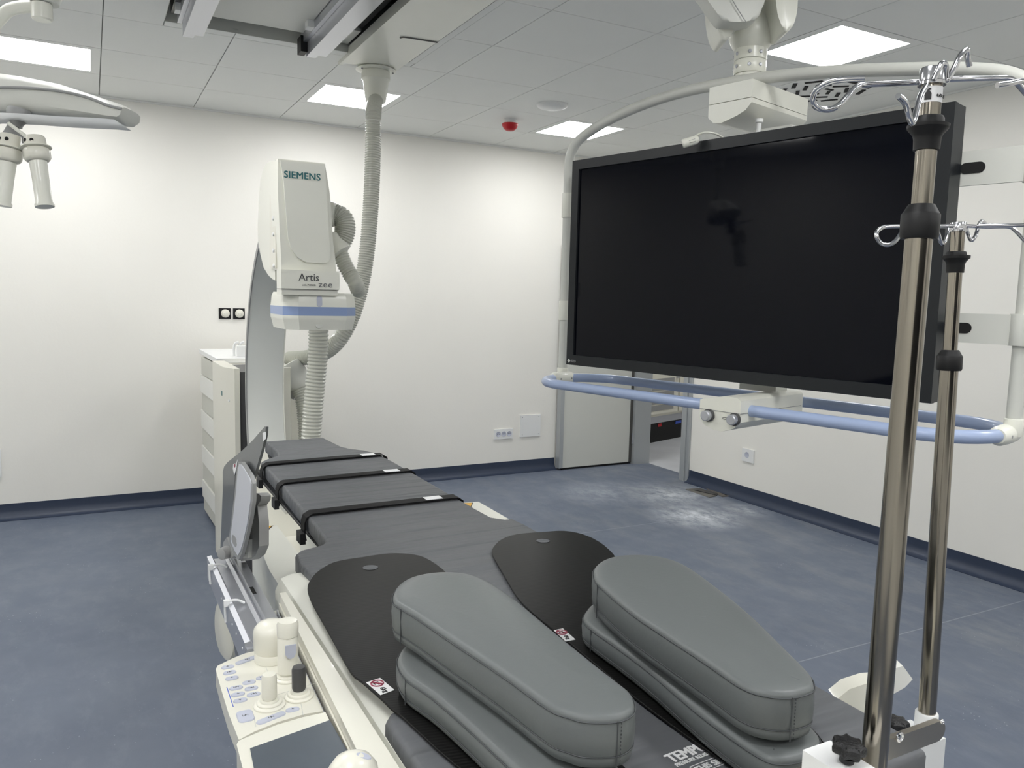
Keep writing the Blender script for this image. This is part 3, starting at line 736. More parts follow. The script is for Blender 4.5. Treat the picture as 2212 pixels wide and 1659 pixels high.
ha = [(-0.1552,2.5929,2.0602),(-0.1634,2.5913,2.0112),(-0.1704,2.5935,1.9985),(-0.1801,2.5954,1.9719)]
cone('handle_neck', ha[0], ha[1], .030, .014, 'grey_plastic', sl)
bm = B(); lt(bm, [(.012, .0), (.018, -.012), (.028, -.03), (.031, -.042)][::-1], 24, Matrix.Translation(Vector(ha[1]) + Vector((-.01, 0, .004)))); mk('handle_cap', bm, 'grey_plastic', sl)
def grip(p0, p1, p2, p3):
    p0, p1, p2, p3 = [Vector(x) for x in (p0, p1, p2, p3)]
    ax = (p3 - p0).normalized(); L_ = (p3 - p0).length
    a, b = (p1 - p0).length, (p2 - p0).length
    bm = B(); lt(bm, [(.024, 0), (.026, .004), (.027, a - .004), (.030, a), (.038, a + .001), (.038, a + .003), (.030, a + .005)], 24, disc(p0, ax)); o1 = mk('handle_collar', bm, 'cream2', sl)
    bm = B(); prof = [(.031, a + .006), (.033, a + .012), (.033, b - .008), (.029, b - .002), (.024, b)]
    lt(bm, prof, 12, disc(p0, ax)); mk('handle_grip_nut', bm, 'cream2', sl)
    bm = B(); lt(bm, [(.0215, b + .001), (.0205, L_ * .6), (.0205, L_ - .012), (.0235, L_ - .008), (.0235, L_), (0, L_ + .001)], 24, disc(p0, ax)); mk('handle_tube', bm, 'cream', sl)
    for s_ in (-.55, .25):
        dd = (-vdir + Vector((.88, -.47, 0)) * s_).normalized(); c0 = p0 + ax * a * .45 + dd * .0255
        bm = B(); lt(bm, [(.005, 0), (.005, .0015)], 12, disc(c0, dd)); mk('hole', bm, 'dark_gap', o1)
g_ = [(-0.1749,2.5599,1.9838),(-0.178,2.5576,1.9517),(-0.1814,2.5546,1.9121),(-0.2024,2.5514,1.7943)]; grip(*g_)
g_ = [(-0.1202,2.5302,1.9804),(-0.1177,2.5256,1.9533),(-0.1133,2.5186,1.9152),(-0.1005,2.497,1.7946)]; grip(*g_)
bm = B(); tb(bm, [(-0.1788,2.5426,2.0116),(-0.1449,2.521,1.9832),(-0.1322,2.5128,1.9713)], .005, 8); mk('handle_stem', bm, 'cream', sl)
lm = thing('lamp_arm', 'white curved arm with round joint at the upper left ceiling', 'lamp arm', [(-0.1298,2.6733,2.3615)][0])
bm = B(); tb(bm, cr([(-0.332,2.7445,2.0616),(-0.3324,2.7525,2.1256),(-0.3218,2.7532,2.1771),(-0.2933,2.7428,2.2162),(-0.2345,2.7194,2.2818),(-0.1992,2.7054,2.3212),(-0.1758,2.6958,2.3449),(-0.1413,2.6786,2.3548),(-0.1128,2.6637,2.3568)], 6), .017, 14); mk('curved_tube', bm, 'cream', lm)
kk = [(-0.0955,2.6554,2.3649),(-0.0991,2.6519,2.32)]
bm = B(); lt(bm, [(.026, 0), (.027, .02), (.027, (Vector(kk[1]) - Vector(kk[0])).length - .004), (.022, (Vector(kk[1]) - Vector(kk[0])).length), (0, (Vector(kk[1]) - Vector(kk[0])).length)], 24, disc(kk[0], (0, 0, -1))); mk('joint', bm, 'cream', lm)
kk = [(-0.088,2.659,2.4266),(-0.0982,2.6553,2.3521)]
bm = B(); lt(bm, [(.042, 0), (.042, (Vector(kk[1]) - Vector(kk[0])).length - .03), (.036, (Vector(kk[1]) - Vector(kk[0])).length - .015)], 28, disc(kk[0], (0, 0, -1))); mk('joint_housing', bm, 'grey_paint', lm)
bm = B(); lt(bm, [(.03, 0), (.03, H - kk[0][2] - .002)], 20, Matrix.Translation(kk[0])); mk('ceiling_tube', bm, 'cream', lm)

# ------------------------------------------------------------------ monitor on its ceiling carrier
UT = Vector((.239, -.971, 0)).normalized()
MT = frame((1.614, 2.584, 0), UT, (-UT.y, UT.x, 0))     # local x along the screen, y away from camera, z up
Z0, Z1 = 1.58 - .247, 1.58 + .519
mo = thing('wall_size_monitor', 'large black flat monitor, switched off, in its hanging frame', 'monitor', MT @ Vector((.66, .03, Z0)))
def T(name, m, par, *a, bevel=.003, seg=2, label=None): return qbox(name, m, par, *a, bevel=bevel, seg=seg, Mx=MT, label=label)
bw = .034
bm = B()
bx(bm, 0, bw, 0, .02, Z0, Z1); bx(bm, 1.33 - bw, 1.33, 0, .02, Z0, Z1); bx(bm, bw, 1.33 - bw, 0, .02, Z0, Z0 + bw + .004); bx(bm, bw, 1.33 - bw, 0, .02, Z1 - bw, Z1)
mk('bezel', bm, 'bezel', mo, MT)
T('casing', 'bezel', mo, .001, 1.329, .0201, .075, Z0 + .001, Z1 - .001, bevel=.004)
T('screen', 'screen', mo, bw, 1.33 - bw, .008, .0195, Z0 + bw + .004, Z1 - bw, bevel=0)
lg = [(0.0512,-0.0005,1.3509),(0.0705,-0.0005,1.3524)]
bm = B(); pr(bm, [(-.008, 0), (0, -.008), (.008, 0), (0, .008)], 0, .0006); mk('logo_mark', bm, 'grey_paint', mo, MT @ frame((.014, -.0004, Z0 + .015), (1, 0, 0), (0, 0, 1)))
text('logo_lettering', 'EIZO', .013, MT @ frame((.024, -.0004, Z0 + .0105), (1, 0, 0), (0, 0, 1)), 'grey_plastic', mo, bold=.0003, sx=.9)
cr_ = thing('monitor_carrier', 'off-white ceiling suspension with arched tube frame and pale blue rail holding the monitor', 'monitor mount', MT @ Vector((.66, .2, Z0)))
arch = [(-0.0891,0.1,1.3725),(-0.1163,0.1,1.9953),(-0.1177,0.1,2.0851),(-0.1032,0.1,2.1583),(-0.0388,0.1,2.2116),(0.1402,0.1,2.2642),(0.3883,0.1,2.2946),(0.676,0.1,2.2899),(0.952,0.1,2.2617),(1.2122,0.1,2.2196),(1.3386,0.1,2.193),(1.4142,0.1,2.1685),(1.4656,0.1,2.1314),(1.4856,0.1,2.0785),(1.4881,0.1,2.0009),(1.4912,0.1,1.8667),(1.4933,0.1,1.5468),(1.4947,0.1,1.2758)]
TL_ = arch[0][0]; 
sR = arch[-1][0]
path = [(arch[1][0], .10, 1.27)] + [tuple(p_) for p_ in arch[1:13]] + [(sR - .008, .10, arch[13][2]), (sR, .10, arch[14][2] - .03), (sR, .10, Z0 + .4), (sR, .10, Z0 + .2), (sR, .10, 1.27)]
bm = B(); tb(bm, cr(path, 6), .0185, 16); mk('arched_tube', bm, 'grey_paint', cr_, MT)
tubeR_s = sR; tubeL_s = arch[1][0]
sl_ = [(-0.1216,0.1,1.9993),(-0.1175,0.1,1.9052),(-0.1032,0.1,1.576),(-0.0998,0.1,1.4984)]
for za, zb_ in ((sl_[1][2], sl_[0][2]), (sl_[3][2], sl_[2][2])):
    bm = B(); lt(bm, [(.0235, za), (.0235, zb_)], 20, Matrix.Translation((tubeL_s, .10, 0))); mk('clamp_sleeve', bm, 'cream', cr_, MT, bevel=.001)
bz = [(1.3765,0.1,1.9865),(1.3834,0.1,1.8987),(1.4096,0.1,1.5698),(1.4157,0.1,1.4934)]
for za, zb_ in ((bz[1][2], bz[0][2]), (bz[3][2], bz[2][2])):
    T('cross_bracket', 'grey_paint', cr_, .10, tubeR_s - .02, .080, .092, za, zb_, bevel=.002)
    bm = B(); lt(bm, [(.030, za - .002), (.030, zb_ + .002)], 24, Matrix.Translation((tubeR_s, .10, 0))); mk('clamp_sleeve', bm, 'grey_paint', cr_, MT, bevel=.002)
    ms = 1.355; zc = (za + zb_) / 2
    bm = B(); pr(bm, rrect(-.03, .03, -.014, .014, .0135), -.001, .001); mk('slot_hole', bm, 'dark_gap', cr_, MT @ frame((ms, .0795, zc), (1, 0, 0), (0, 0, 1)))
# blue rail loop
zl = 1.58 - .313; s0, s1, f0, f1_ = tubeL_s + .022, tubeR_s - .01, -.112, .235
rc = .168; lp = []
for cx, cy, a in ((s1 - rc, f0 + rc, -90), (s1 - rc, f1_ - rc, 0), (s0 + rc, f1_ - rc, 90), (s0 + rc, f0 + rc, 180)):
    for k in range(9):
        t = R(a + 90 * k / 8); lp.append((cx + rc * math.cos(t), cy + rc * math.sin(t), zl))
bm = B(); tb(bm, lp, .0175, 16, closed=True); mk('grab_rail', bm, 'rail_blue', cr_, MT, label='pale blue grab rail loop')
for s_ in (s0, s1):
    tx = tubeL_s if s_ < .5 else tubeR_s
    bm = B(); lt(bm, [(.0185, -.055), (.025, -.045), (.026, 0), (.025, .045), (.0185, .055)], 24, disc((s_, .075, zl), (0, 1, 0))); mk('rail_clamp', bm, 'cream', cr_, MT)
    bm = B(); lt(bm, [(.0235, zl - .005), (.022, zl + .04)], 20, Matrix.Translation((tx, .10, 0))); mk('tube_foot', bm, 'cream', cr_, MT, bevel=.003)
    for dy in (.045, .105):
        for sg in (-1, 1):
            bm = B(); lt(bm, [(.004, 0), (.004, .001)], 8, disc((s_ + sg * .0255, dy, zl), (sg, 0, 0))); mk('screw', bm, 'grey_plastic', cr_, MT)
# lower handle box with two knobs
bp = [(0.7348,-0.17,1.3076),(0.875,-0.17,1.3089),(0.7394,-0.17,1.2302),(0.8804,-0.17,1.2213)]
bs0, bs1 = bp[0][0], bp[1][0]; bzt = 1.58 - .272; 
bm = B(); n = 10; ft = []; 
prof = [(bs0, bzt - .018)] + [(bs0 + (bs1 - bs0) * k / n, bzt - .018 + .018 * math.sin(math.pi * (k / n * .62))) for k in range(1, n)] + [(bs1, bzt - .008)]
lower = [(bs1, bzt - .072), (bs1 - .02, bzt - .092), (bs1 - .06, bzt - .106), (bs0 + .05, bzt - .104), (bs0 + .02, bzt - .094), (bs0, bzt - .075)]
pr(bm, prof + lower, -.19, .17, None)
mk('handle_box', bm, 'cream', cr_, MT @ Matrix(((1, 0, 0, 0), (0, 0, -1, -.0), (0, 1, 0, 0), (0, 0, 0, 1))), bevel=.006, seg=3)
bm = B(); bx(bm, bs0 + .001, bs1 + .0015, -.1715, .18, bzt - .0465, bzt - .045); mk('box_seam', bm, 'grey_plastic', cr_, MT)
for px in [(0.7705,-0.19,1.2457),(0.8594,-0.19,1.2448)]:
    bm = B(); lt(bm, [(.019, 0), (.019, .007), (.017, .009)], 24, MT @ disc((px[0], -.1705, px[2]), (0, -1, 0))); o = mk('knob_ring', bm, 'dark_grey', cr_)
    bm = B(); lt(bm, [(.0155, 0), (.0155, .014), (.013, .016), (0, .016)], 24, MT @ disc((px[0], -.1795, px[2]), (0, -1, 0))); mk('knob', bm, 'alu', o, label='silver round knob')
kx = [(0.7773,-0.171,1.2408),(0.8254,-0.171,1.2429)]
bm = B(); bx(bm, kx[0][0], kx[0][0] + .013, -.1722, -.171, kx[0][2] - .001, kx[0][2] + .001); mk('engraved_mark', bm, 'print_dark', cr_, MT)
bm = B(); tb(bm, [Vector((kx[1][0] + .009 * math.cos(a_ * .7), -.171, kx[1][2] + .003 * math.sin(a_ * .7))) for a_ in range(9)], .0007, 6); mk('engraved_mark', bm, 'print_dark', cr_, MT)
# columns behind the monitor
cs0 = [(0.6989,0.1,1.3023),(0.8245,0.1,1.3002)]
T('support_column', 'grey_paint', cr_, cs0[0][0], cs0[1][0] + .005, .10, .17, bzt - .005, 2.13, bevel=.006)
# upper box
ub_ = [(0.5813,0.02,2.2083),(0.7369,0.02,2.2042)]
us0, us1 = ub_[0][0], ub_[1][0]; zu1 = [(0.5779,0.02,2.2664)][0][2]; zu0 = [(0.5841,0.02,2.1617)][0][2]
T('upper_box', 'cream', cr_, us0, us1, .02, .36, (zu0 + zu1) / 2 - .001, zu1 + .0, bevel=.010, seg=3)
zm = (zu0 + zu1) / 2 - .003
n = 8; prof = [(us0, zm), (us1, zm), (us1, zu0 + .035), (us1 - .02, zu0 + .015), (us1 - .05, zu0 + .002), (us0 + .05, zu0 - .012), (us0 + .02, zu0 - .008), (us0, zu0 + .01)]
bm = B(); pr(bm, prof, -.36, -.02); mk('upper_box_base', bm, 'cream', cr_, MT @ Matrix(((1, 0, 0, 0), (0, 0, -1, 0), (0, 1, 0, 0), (0, 0, 0, 1))), bevel=.008, seg=3)
bm = B(); lt(bm, [(.013, 0), (.013, -.01), (.008, -.013), (.007, -.06)][::-1], 16, MT @ Matrix.Translation((us1 - .02, .10, zu0 - .0))); mk('plug', bm, 'white', cr_)
# post, collar, ball joint and housing above
pc = [(0.6159,0.19,2.3656)][0]; PX, PY = pc[0], .19
def up(name, prof, m='cream', n=32): 
    bm = B(); lt(bm, prof, n, MT @ Matrix.Translation((PX, PY, 0))); return mk(name, bm, m, cr_)
zz = [[(0.618,0.19,2.3328)][0][2], [(0.6153,0.19,2.3761)][0][2], [(0.6129,0.19,2.4133)][0][2], [(0.5935,0.19,2.5027)][0][2]]
up('post', [(.047, zu1 - .002), (.047, zz[0])])
up('collar', [(.050, zz[0] + .001), (.052, zz[0] + .004), (.052, zz[1] - .003), (.050, zz[1])])
up('collar', [(.0505, zz[1] + .001), (.0525, zz[1] + .003), (.0525, zz[2] - .002), (.050, zz[2])])
zc = (zz[2] + zz[3]) / 2 + .006; RB = .074
up('ball_joint', [(RB * math.sin(R(a)), zc - RB * math.cos(R(a))) for a in (40, 50, 60, 70, 80, 90, 100, 110, 125, 140)] + [(0, zc + .064)], n=36)
for a in (-60, -20, 200, 250):
    for zq in ((zz[0] + zz[1]) / 2, (zz[1] + zz[2]) / 2):
        dd = Vector((math.cos(R(a)), math.sin(R(a)), 0)); bm = B(); lt(bm, [(.006, 0), (.006, .002), (.004, .0035), (0, .0035)], 10, MT @ disc(Vector((PX, PY, zq)) + dd * .0525, dd)); mk('screw', bm, 'alu', cr_)
# fork housing: two cheeks and the sloping arm cover
def vis(name, px, d0, d1, m, bev=.014):
    P3 = cr(px, 3, closed=True); bm = B()
    f_ = [bm.verts.new(p_ + vdir * d0) for p_ in P3]; b_ = [bm.verts.new(p_ + vdir * d1) for p_ in P3]; n = len(P3)
    bm.faces.new(f_); bm.faces.new(b_[::-1])
    for k in range(n): bm.faces.new((f_[k], b_[k], b_[(k + 1) % n], f_[(k + 1) % n]))
    if bev:
        ed = [e for e in bm.edges if all(v in f_ for v in e.verts)]
        bmesh.ops.bevel(bm, geom=ed, offset=bev, segments=4, profile=.5, affect='EDGES', clamp_overlap=True)
    mk(name, bm, m, cr_, sharp=50)
vis('joint_cheek', [(1.756,2.0407,2.6211),(1.759,2.0248,2.5048),(1.7637,2.0152,2.4467),(1.7742,2.0046,2.4063),(1.7893,1.995,2.3936),(1.8054,1.9888,2.4129),(1.8219,1.9843,2.4483),(1.8458,1.9741,2.4693),(1.8504,1.9906,2.6236)], -.05, .07, 'cream', .010)
vis('joint_cheek', [(1.9255,1.9508,2.6257),(1.985,1.9192,2.6273),(1.9856,1.9055,2.5182),(1.9774,1.9027,2.4598),(1.9636,1.9063,2.4288),(1.9478,1.9138,2.4211),(1.9357,1.9236,2.4485),(1.9267,1.934,2.4948)], -.06, .07, 'cream', .010)
vis('joint_body', [(1.8723,2.0503,2.6481),(1.9982,1.9835,2.6515),(1.9973,1.9694,2.5323),(1.9771,1.9735,2.4781),(1.887,2.0213,2.4757),(1.8697,2.0353,2.5139)], -.02, .10, 'cream', .006)
vis('arm_cover', [(1.6373,1.9847,2.5781),(1.6698,1.9582,2.5036),(1.6958,1.939,2.4596),(1.7173,1.9238,2.4295),(1.7469,1.9074,2.4247),(1.7792,1.8904,2.4269),(1.8094,1.876,2.4403),(1.8253,1.8716,2.4743),(1.836,1.8793,2.5835)], -.02, .06, 'grey_paint', .010)
bm = B(); tb(bm, cr([(1.7107,1.9091,2.5414),(1.7264,1.8949,2.4935),(1.7426,1.8821,2.4594),(1.7635,1.8662,2.4213)], 4), .0012, 6); mk('cover_seam', bm, 'grey_plastic', cr_)
cp = MT @ Vector((PX, PY, 0))
bm = B(); lt(bm, [(.11, zc + .16), (.12, H - .04), (.14, H - .03), (.14, H - .001)], 32, Matrix.Translation((cp.x, cp.y, 0))); mk('ceiling_post', bm, 'cream', cr_)
# gooseneck microphone
mi = thing('gooseneck_microphone', 'small grey gooseneck microphone over the top edge of the monitor', 'microphone', MT @ Vector((.46, .05, Z1)))
g1 = [(0.5603,-0.02,2.1096),(0.581,-0.02,2.1169),(0.6054,-0.02,2.1179),(0.6212,0,2.116),(0.6237,0.03,2.1116),(0.6317,0.05,2.102)]
bm = B(); tb(bm, cr(g1, 5), .0033, 10); mk('gooseneck', bm, 'cream', mi, MT)
m0, m1 = [(0.5367,-0.05,2.0865),(0.5785,-0.05,2.1012)]
m0 = Vector(m0); m1 = Vector(m1); m1.y = -.02; L_ = (m1 - m0).length
bm = B(); lt(bm, [(0, 0), (.012, .0), (.0145, .003), (.0145, L_ * .8), (.011, L_ * .92), (.007, L_)], 20, MT @ disc(m0, m1 - m0)); mk('head', bm, 'cream', mi)
for k in range(7):
    c0 = m0.lerp(m1, .42 + k * .055); dd = Vector((.25, -1, -.3)).normalized()
    ax = (m1 - m0).normalized(); dd = (dd - ax * dd.dot(ax)).normalized(); sd = ax.cross(dd)
    bm = B(); bx(bm, -.0006, .0006, -.005, .005, 0, .0008); mk('sound_slot', bm, 'dark_gap', mi, MT @ frame(c0 + dd * .0142, ax, sd))

# ------------------------------------------------------------------ patient table
tbl = thing('patient_table', 'cream patient table carriage with floating tabletop running towards the C-arm', 'table', (.71, 1.6, 0))
bm = B(); pr(bm, [(.385, 2.265), (.362, 1.9), (.362, .30), (1.0, .30), (1.0, 1.80), (1.098, 1.80), (1.105, 2.285), (1.03, 2.295), (1.02, 1.90), (.98, 1.72), (.452, 1.72), (.455, 2.27)], .70, .915); mk('carriage', bm, 'cream', tbl, bevel=.010, seg=3)
qbox('pedestal', 'cream2', tbl, .50, .92, .75, 1.7, .03, .699, bevel=.04, seg=3)
qbox('floor_plate', 'grey_paint', tbl, .42, 1.0, .6, 1.9, .002, .03, bevel=.006)
bm = B(); pr(bm, [(.52, 2.95), (.52, 1.88), (.42, 1.85), (.42, .64), (.99, .64), (.99, 1.85), (.955, 1.88), (.955, 2.92), (.87, 3.02), (.85, 3.26), (.62, 3.26), (.60, 3.0)], .9165, .932); mk('tabletop', bm, 'black', tbl, bevel=.003)
bm = B(); tb(bm, [(.512, 2.93, .924), (.508, 1.9, .924)], .004, 8); mk('edge_rail', bm, 'black', tbl)
wt = [(0.398,2.2609,0.9155),(0.4541,2.2717,0.9155),(0.4214,2.2167,0.9155)]
def tri(px):
    cx = sum(q[0] for q in px) / 3; cy = sum(q[1] for q in px) / 3
    bm = B(); pr(bm, px, .9151, .9158); o = mk('warning_sign', bm, 'print_black', tbl)
    bm = B(); pr(bm, [(cx + (q[0] - cx) * .78, cy + (q[1] - cy) * .78) for q in px], .9158, .9163); mk('warning_fill', bm, 'yellow', o, label='yellow triangle')
tri([(0.4043,2.2749,0.915),(0.4442,2.2677,0.915),(0.4243,2.2317,0.915)]); tri([(1.0473,2.2876,0.915),(1.0831,2.2789,0.915),(1.0533,2.2294,0.915)])
# side covers on the left
bm = B()
prf = [(.34, .80), (.34, .93), (.352, .955), (.375, .962), (.42, .962), (.425, .93), (.425, .80)]
bm = B(); pr(bm, prf, -1.72, -.30); mk('side_cover', bm, 'cream', tbl, Matrix(((1, 0, 0, 0), (0, 0, -1, 0), (0, 1, 0, 0), (0, 0, 0, 1))), bevel=.006, seg=2)
def eX(y): return max(.297, .325 - (1.6 - y) * .040)
def strip(name, m, d0, d1, y1, z0, z1, bev, x1=None):
    ys = (y1, .9, .30); bm = B()
    pr(bm, [(eX(y) + d0, y) for y in ys] + [((x1 or eX(y) + d1), y) for y in ys[::-1]], z0, z1); mk(name, bm, m, tbl, bevel=bev)
strip('rail_cover', 'cream2', 0, 0, 1.60, .85, .968, .005, .338)
strip('rail_cover', 'cream2', -.0035, -.0005, 1.59, .87, .950, .001)
strip('accessory_rail', 'alu_gap', -.0065, -.0045, 1.58, .885, .935, .0005)
strip('accessory_rail', 'alu', -.0095, -.0080, 1.58, .90, .942, .0004)
for y in (1.56, 1.44):
    bm = B(); bx(bm, .3125, eX(y) + .002, y - .012, y + .012, .895, .915); mk('rail_spacer', bm, 'grey_paint', tbl, bevel=.001)
# right-hand rail
qbox('accessory_rail', 'alu', tbl, 1.012, 1.020, .62, 1.78, .85, .88, bevel=.002)
for y in (.66, 1.2, 1.7):
    bm = B(); bx(bm, 1.0, 1.0119, y - .012, y + .012, .855, .875); mk('rail_spacer', bm, 'grey_paint', tbl, bevel=.002)

# mattress
ma = thing('mattress', 'grey pressure-relief mattress with flared middle on the patient table', 'mattress', (.71, 1.8, .932))
out = [(.61, 3.26), (.85, 3.27), (.865, 3.05), (.885, 2.99), (.925, 2.94), (.952, 2.87), (.958, 2.7), (.958, 2.0), (.96, 1.90), (.985, 1.868), (1.008, 1.865), (1.012, 1.80), (1.008, 1.2), (1.004, .66), (.99, .628), (.7, .625), (.37, .63), (.352, .65), (.352, .85), (.353, 1.02), (.365, 1.036), (.425, 1.07), (.435, 1.25), (.43, 1.48), (.405, 1.60), (.396, 1.72), (.402, 1.80), (.42, 1.825), (.475, 1.845), (.492, 1.87), (.50, 2.0), (.512, 2.4), (.518, 2.7), (.522, 2.87), (.55, 2.91), (.60, 2.96), (.612, 3.05)]
def dense(poly, step=.03):
    o_ = []
    for i in range(len(poly)):
        a, b = Vector(poly[i]), Vector(poly[(i + 1) % len(poly)]); k = max(1, int((b - a).length / step))
        for j in range(k): o_.append(tuple(a.lerp(b, j / k)))
    return o_
def grid_cap(poly, z0, z1, r=.008, step=.02):
    """mattress slab: side wall lofted, top as triangulated fill"""
    bm = B(); P = dense([q[:2] for q in poly], step)
    if area(P) < 0: P = P[::-1]
    prof = [(0.004, z0), (0, z0 + .006), (0, z1 - r), (r * .3, z1 - r * .3), (r, z1)]
    rings = [[bm.verts.new((x, y, z)) for x, y in offset_poly(P, i)] for i, z in prof]; n = len(P)
    for a, b in zip(rings[:-1], rings[1:]):
        for i in range(n): bm.faces.new((a[i], a[(i + 1) % n], b[(i + 1) % n], b[i]))
    bm.faces.new(rings[0][::-1]); bm.faces.new(rings[-1]); return bm
mk('slab', grid_cap(out, .9325, .980), 'mattress', ma, sharp=60)
lx, ly = .652, .753
text('lettering', 'TEMPUR', .026, frame((lx + .004, ly + .004, .9803), (1, .06, 0), (0, 1, 0)), 'print_white', ma, bold=.0010, sx=.82)
text('lettering', 'PRESSURE REDISTRIBUTION', .0095, frame((lx + .004, ly - .006, .9803), (1, .06, 0), (0, 1, 0)), 'print_white', ma, bold=.0002, sx=.82)
text('lettering', 'THIS SIDE UP', .0145, frame((lx + .022, ly - .027, .9803), (1, .06, 0), (0, 1, 0)), 'print_white', ma, bold=.0004, sx=.85)
bm = B(); W_, H_ = .115, .018
for a in ((0, W_, 0, .001), (0, W_, H_ - .001, H_), (0, .001, 0, H_), (W_ - .001, W_, 0, H_)): bx(bm, *a, 0, .0004)
mk('print_frame', bm, 'print_white', ma, frame((lx + .018, ly - .031, .9803), (1, .06, 0), (0, 1, 0)))
# straps
for i_, (yl, yr, xl, xr, lb_) in enumerate(((2.795, 2.815, .518, .962, 'black strap over the mattress, the farthest from the camera'), (2.500, 2.522, .512, .962, 'black strap over the mattress, the middle one of three'), (2.115, 2.125, .503, .962, 'black strap over the mattress, the nearest of three'))):
    s = thing('strap', lb_, 'strap', (.73, (yl + yr) / 2, .98), 'straps around the mattress')
    pts = [(xl - .004, .915), (xl - .007, .93), (xl - .007, .962), (xl - .002, .976), (xl + .012, .984), (.6, .9845), (.85, .9845), (xr - .01, .984), (xr + .003, .975), (xr + .006, .95), (xr + .004, .92)]
    bm = B(); W = .021; rings = []
    for j, (x, z) in enumerate(pts):
        y = yl + (yr - yl) * (x - xl) / (xr - xl)
        a, b = Vector(pts[max(j - 1, 0)]), Vector(pts[min(j + 1, len(pts) - 1)]); t = (b - a).normalized(); nn = Vector((-t.y, t.x)) * .0035
        rings.append([bm.verts.new(q) for q in ((x, y - W, z), (x, y + W, z), (x + nn.x, y + W, z + nn.y), (x + nn.x, y - W, z + nn.y))])
    for a, b in zip(rings[:-1], rings[1:]):
        for k in range(4): bm.faces.new((a[k], a[(k + 1) % 4], b[(k + 1) % 4], b[k]))
    bm.faces.new(rings[0]); bm.faces.new(rings[-1][::-1])
    mk('webbing', bm, 'strap', s)
    qbox('buckle', 'knobblack', s, xl - .022, xl - .008, yl - .024, yl + .024, .905, .935, bevel=.004)
    xc = (.898, .888, .878)[i_]; yc = yl + (yr - yl) * .85
    bm = B(); bx(bm, xc - .026, xc + .026, yc - .016, yc + .018, .9882, .9889); mk('tag', bm, 'paper', s, label='white paper tag')

# ------------------------------------------------------------------ carbon arm boards
def board(name, px, label, hole, stick, grp='carbon arm boards'):
    t = thing(name, label, 'arm board', (px[0][0], px[0][1], .981), grp)
    sm = [tuple(v_[:2]) for v_ in cr([(p_[0], p_[1], 0) for p_ in px], 3, closed=True)]
    bm = B(); loft(bm, sm, [(.0005, .9832), (0, .9838), (0, .9862), (.0008, .987)]); mk('plate', bm, 'carbon', t, sharp=30)
    bm = B(); lt(bm, [(.0165, 0), (.0165, .0004)], 28, Matrix.Translation((hole[0], hole[1], .9871))); mk('hole', bm, 'mattress', t, label='round hole showing the mattress below')
    bm = B(); tb(bm, [(hole[0] + .0168 * math.cos(a / 14 * math.pi), hole[1] + .0168 * math.sin(a / 14 * math.pi), .9872) for a in range(28)], .0006, 6, closed=True); mk('hole_rim', bm, 'black', t)
    P = stick; bm = B(); pr(bm, P, .9871, .9877); stk = mk('sticker', bm, 'paper', t, label='white weight limit sticker')
    a, b, c_, d_ = [Vector(q[:2]) for q in P]    # a far-left, b far-right, c near-right, d near-left
    e1 = (c_ - b); e2 = (a - b)
    F = frame((b.x, b.y, .9878), (e1.x, e1.y, 0), (-e2.x, -e2.y, 0))
    L1, L2 = e1.length, e2.length
    y2 = F.inverted() @ Vector((a.x, a.y, .9878)); sg = 1 if y2.y > 0 else -1
    bm = B(); tb(bm, [(L1 * .3 + .0095 * math.cos(k / 12 * math.pi), sg * L2 * .5 + .0095 * math.sin(k / 12 * math.pi), .0003) for k in range(24)], .0011, 6, closed=True); mk('prohibition_ring', bm, 'print_red', stk, F)
    bm = B(); tb(bm, [(L1 * .3 - .0065, sg * L2 * .5 - .0065, .0006), (L1 * .3 + .0065, sg * L2 * .5 + .0065, .0006)], .001, 6); mk('prohibition_bar', bm, 'print_red', stk, F)
    bm = B(); bx(bm, L1 * .3 - .005, L1 * .3 + .002, sg * L2 * .5 - .005, sg * L2 * .5 - .003, 0, .0003); bx(bm, L1 * .3 - .005, L1 * .3 - .003, sg * L2 * .5 - .005, sg * L2 * .5 + .004, 0, .0003); bx(bm, L1 * .3 - .001, L1 * .3 + .005, sg * L2 * .5, sg * L2 * .5 + .003, 0, .0003); mk('pictogram', bm, 'print_black', stk, F)
    return t, stk, F, L1, L2, sg
t_, stk, F, L1, L2, sg = board('arm_board', [(0.3708,1.5533,0.985),(0.3894,1.6028,0.985),(0.4185,1.6484,0.985),(0.4653,1.69,0.985),(0.529,1.6963,0.985),(0.5931,1.6966,0.985),(0.6338,1.675,0.985),(0.6582,1.6355,0.985),(0.6649,1.5511,0.985),(0.656,1.456,0.985),(0.6236,1.2664,0.985),(0.5976,1.0739,0.985),(0.5888,0.9042,0.985),(0.5885,0.79,0.985),(0.5797,0.7287,0.985),(0.5476,0.695,0.985),(0.4992,0.6823,0.985),(0.4566,0.7031,0.985),(0.4252,0.7785,0.985),(0.3941,0.8667,0.985),(0.3749,0.9952,0.985),(0.3663,1.037,0.985),(0.3631,1.0649,0.985),(0.3528,1.1292,0.985),(0.3461,1.1658,0.985),(0.3513,1.276,0.985),(0.3564,1.3848,0.985),(0.3611,1.4797,0.985)],
      'black carbon arm board at the left of the table, with a 6kg sticker', [(0.5242,1.6204,0.985)][0], [(0.3574,1.1227,0.987),(0.3814,1.1278,0.987),(0.3887,1.0823,0.987),(0.3649,1.0765,0.987)])
text('weight_print', '6kg', .0115, F @ Matrix.Translation((L1 * .63, sg * L2 * .5 - .004, .0002)), 'print_black', stk)
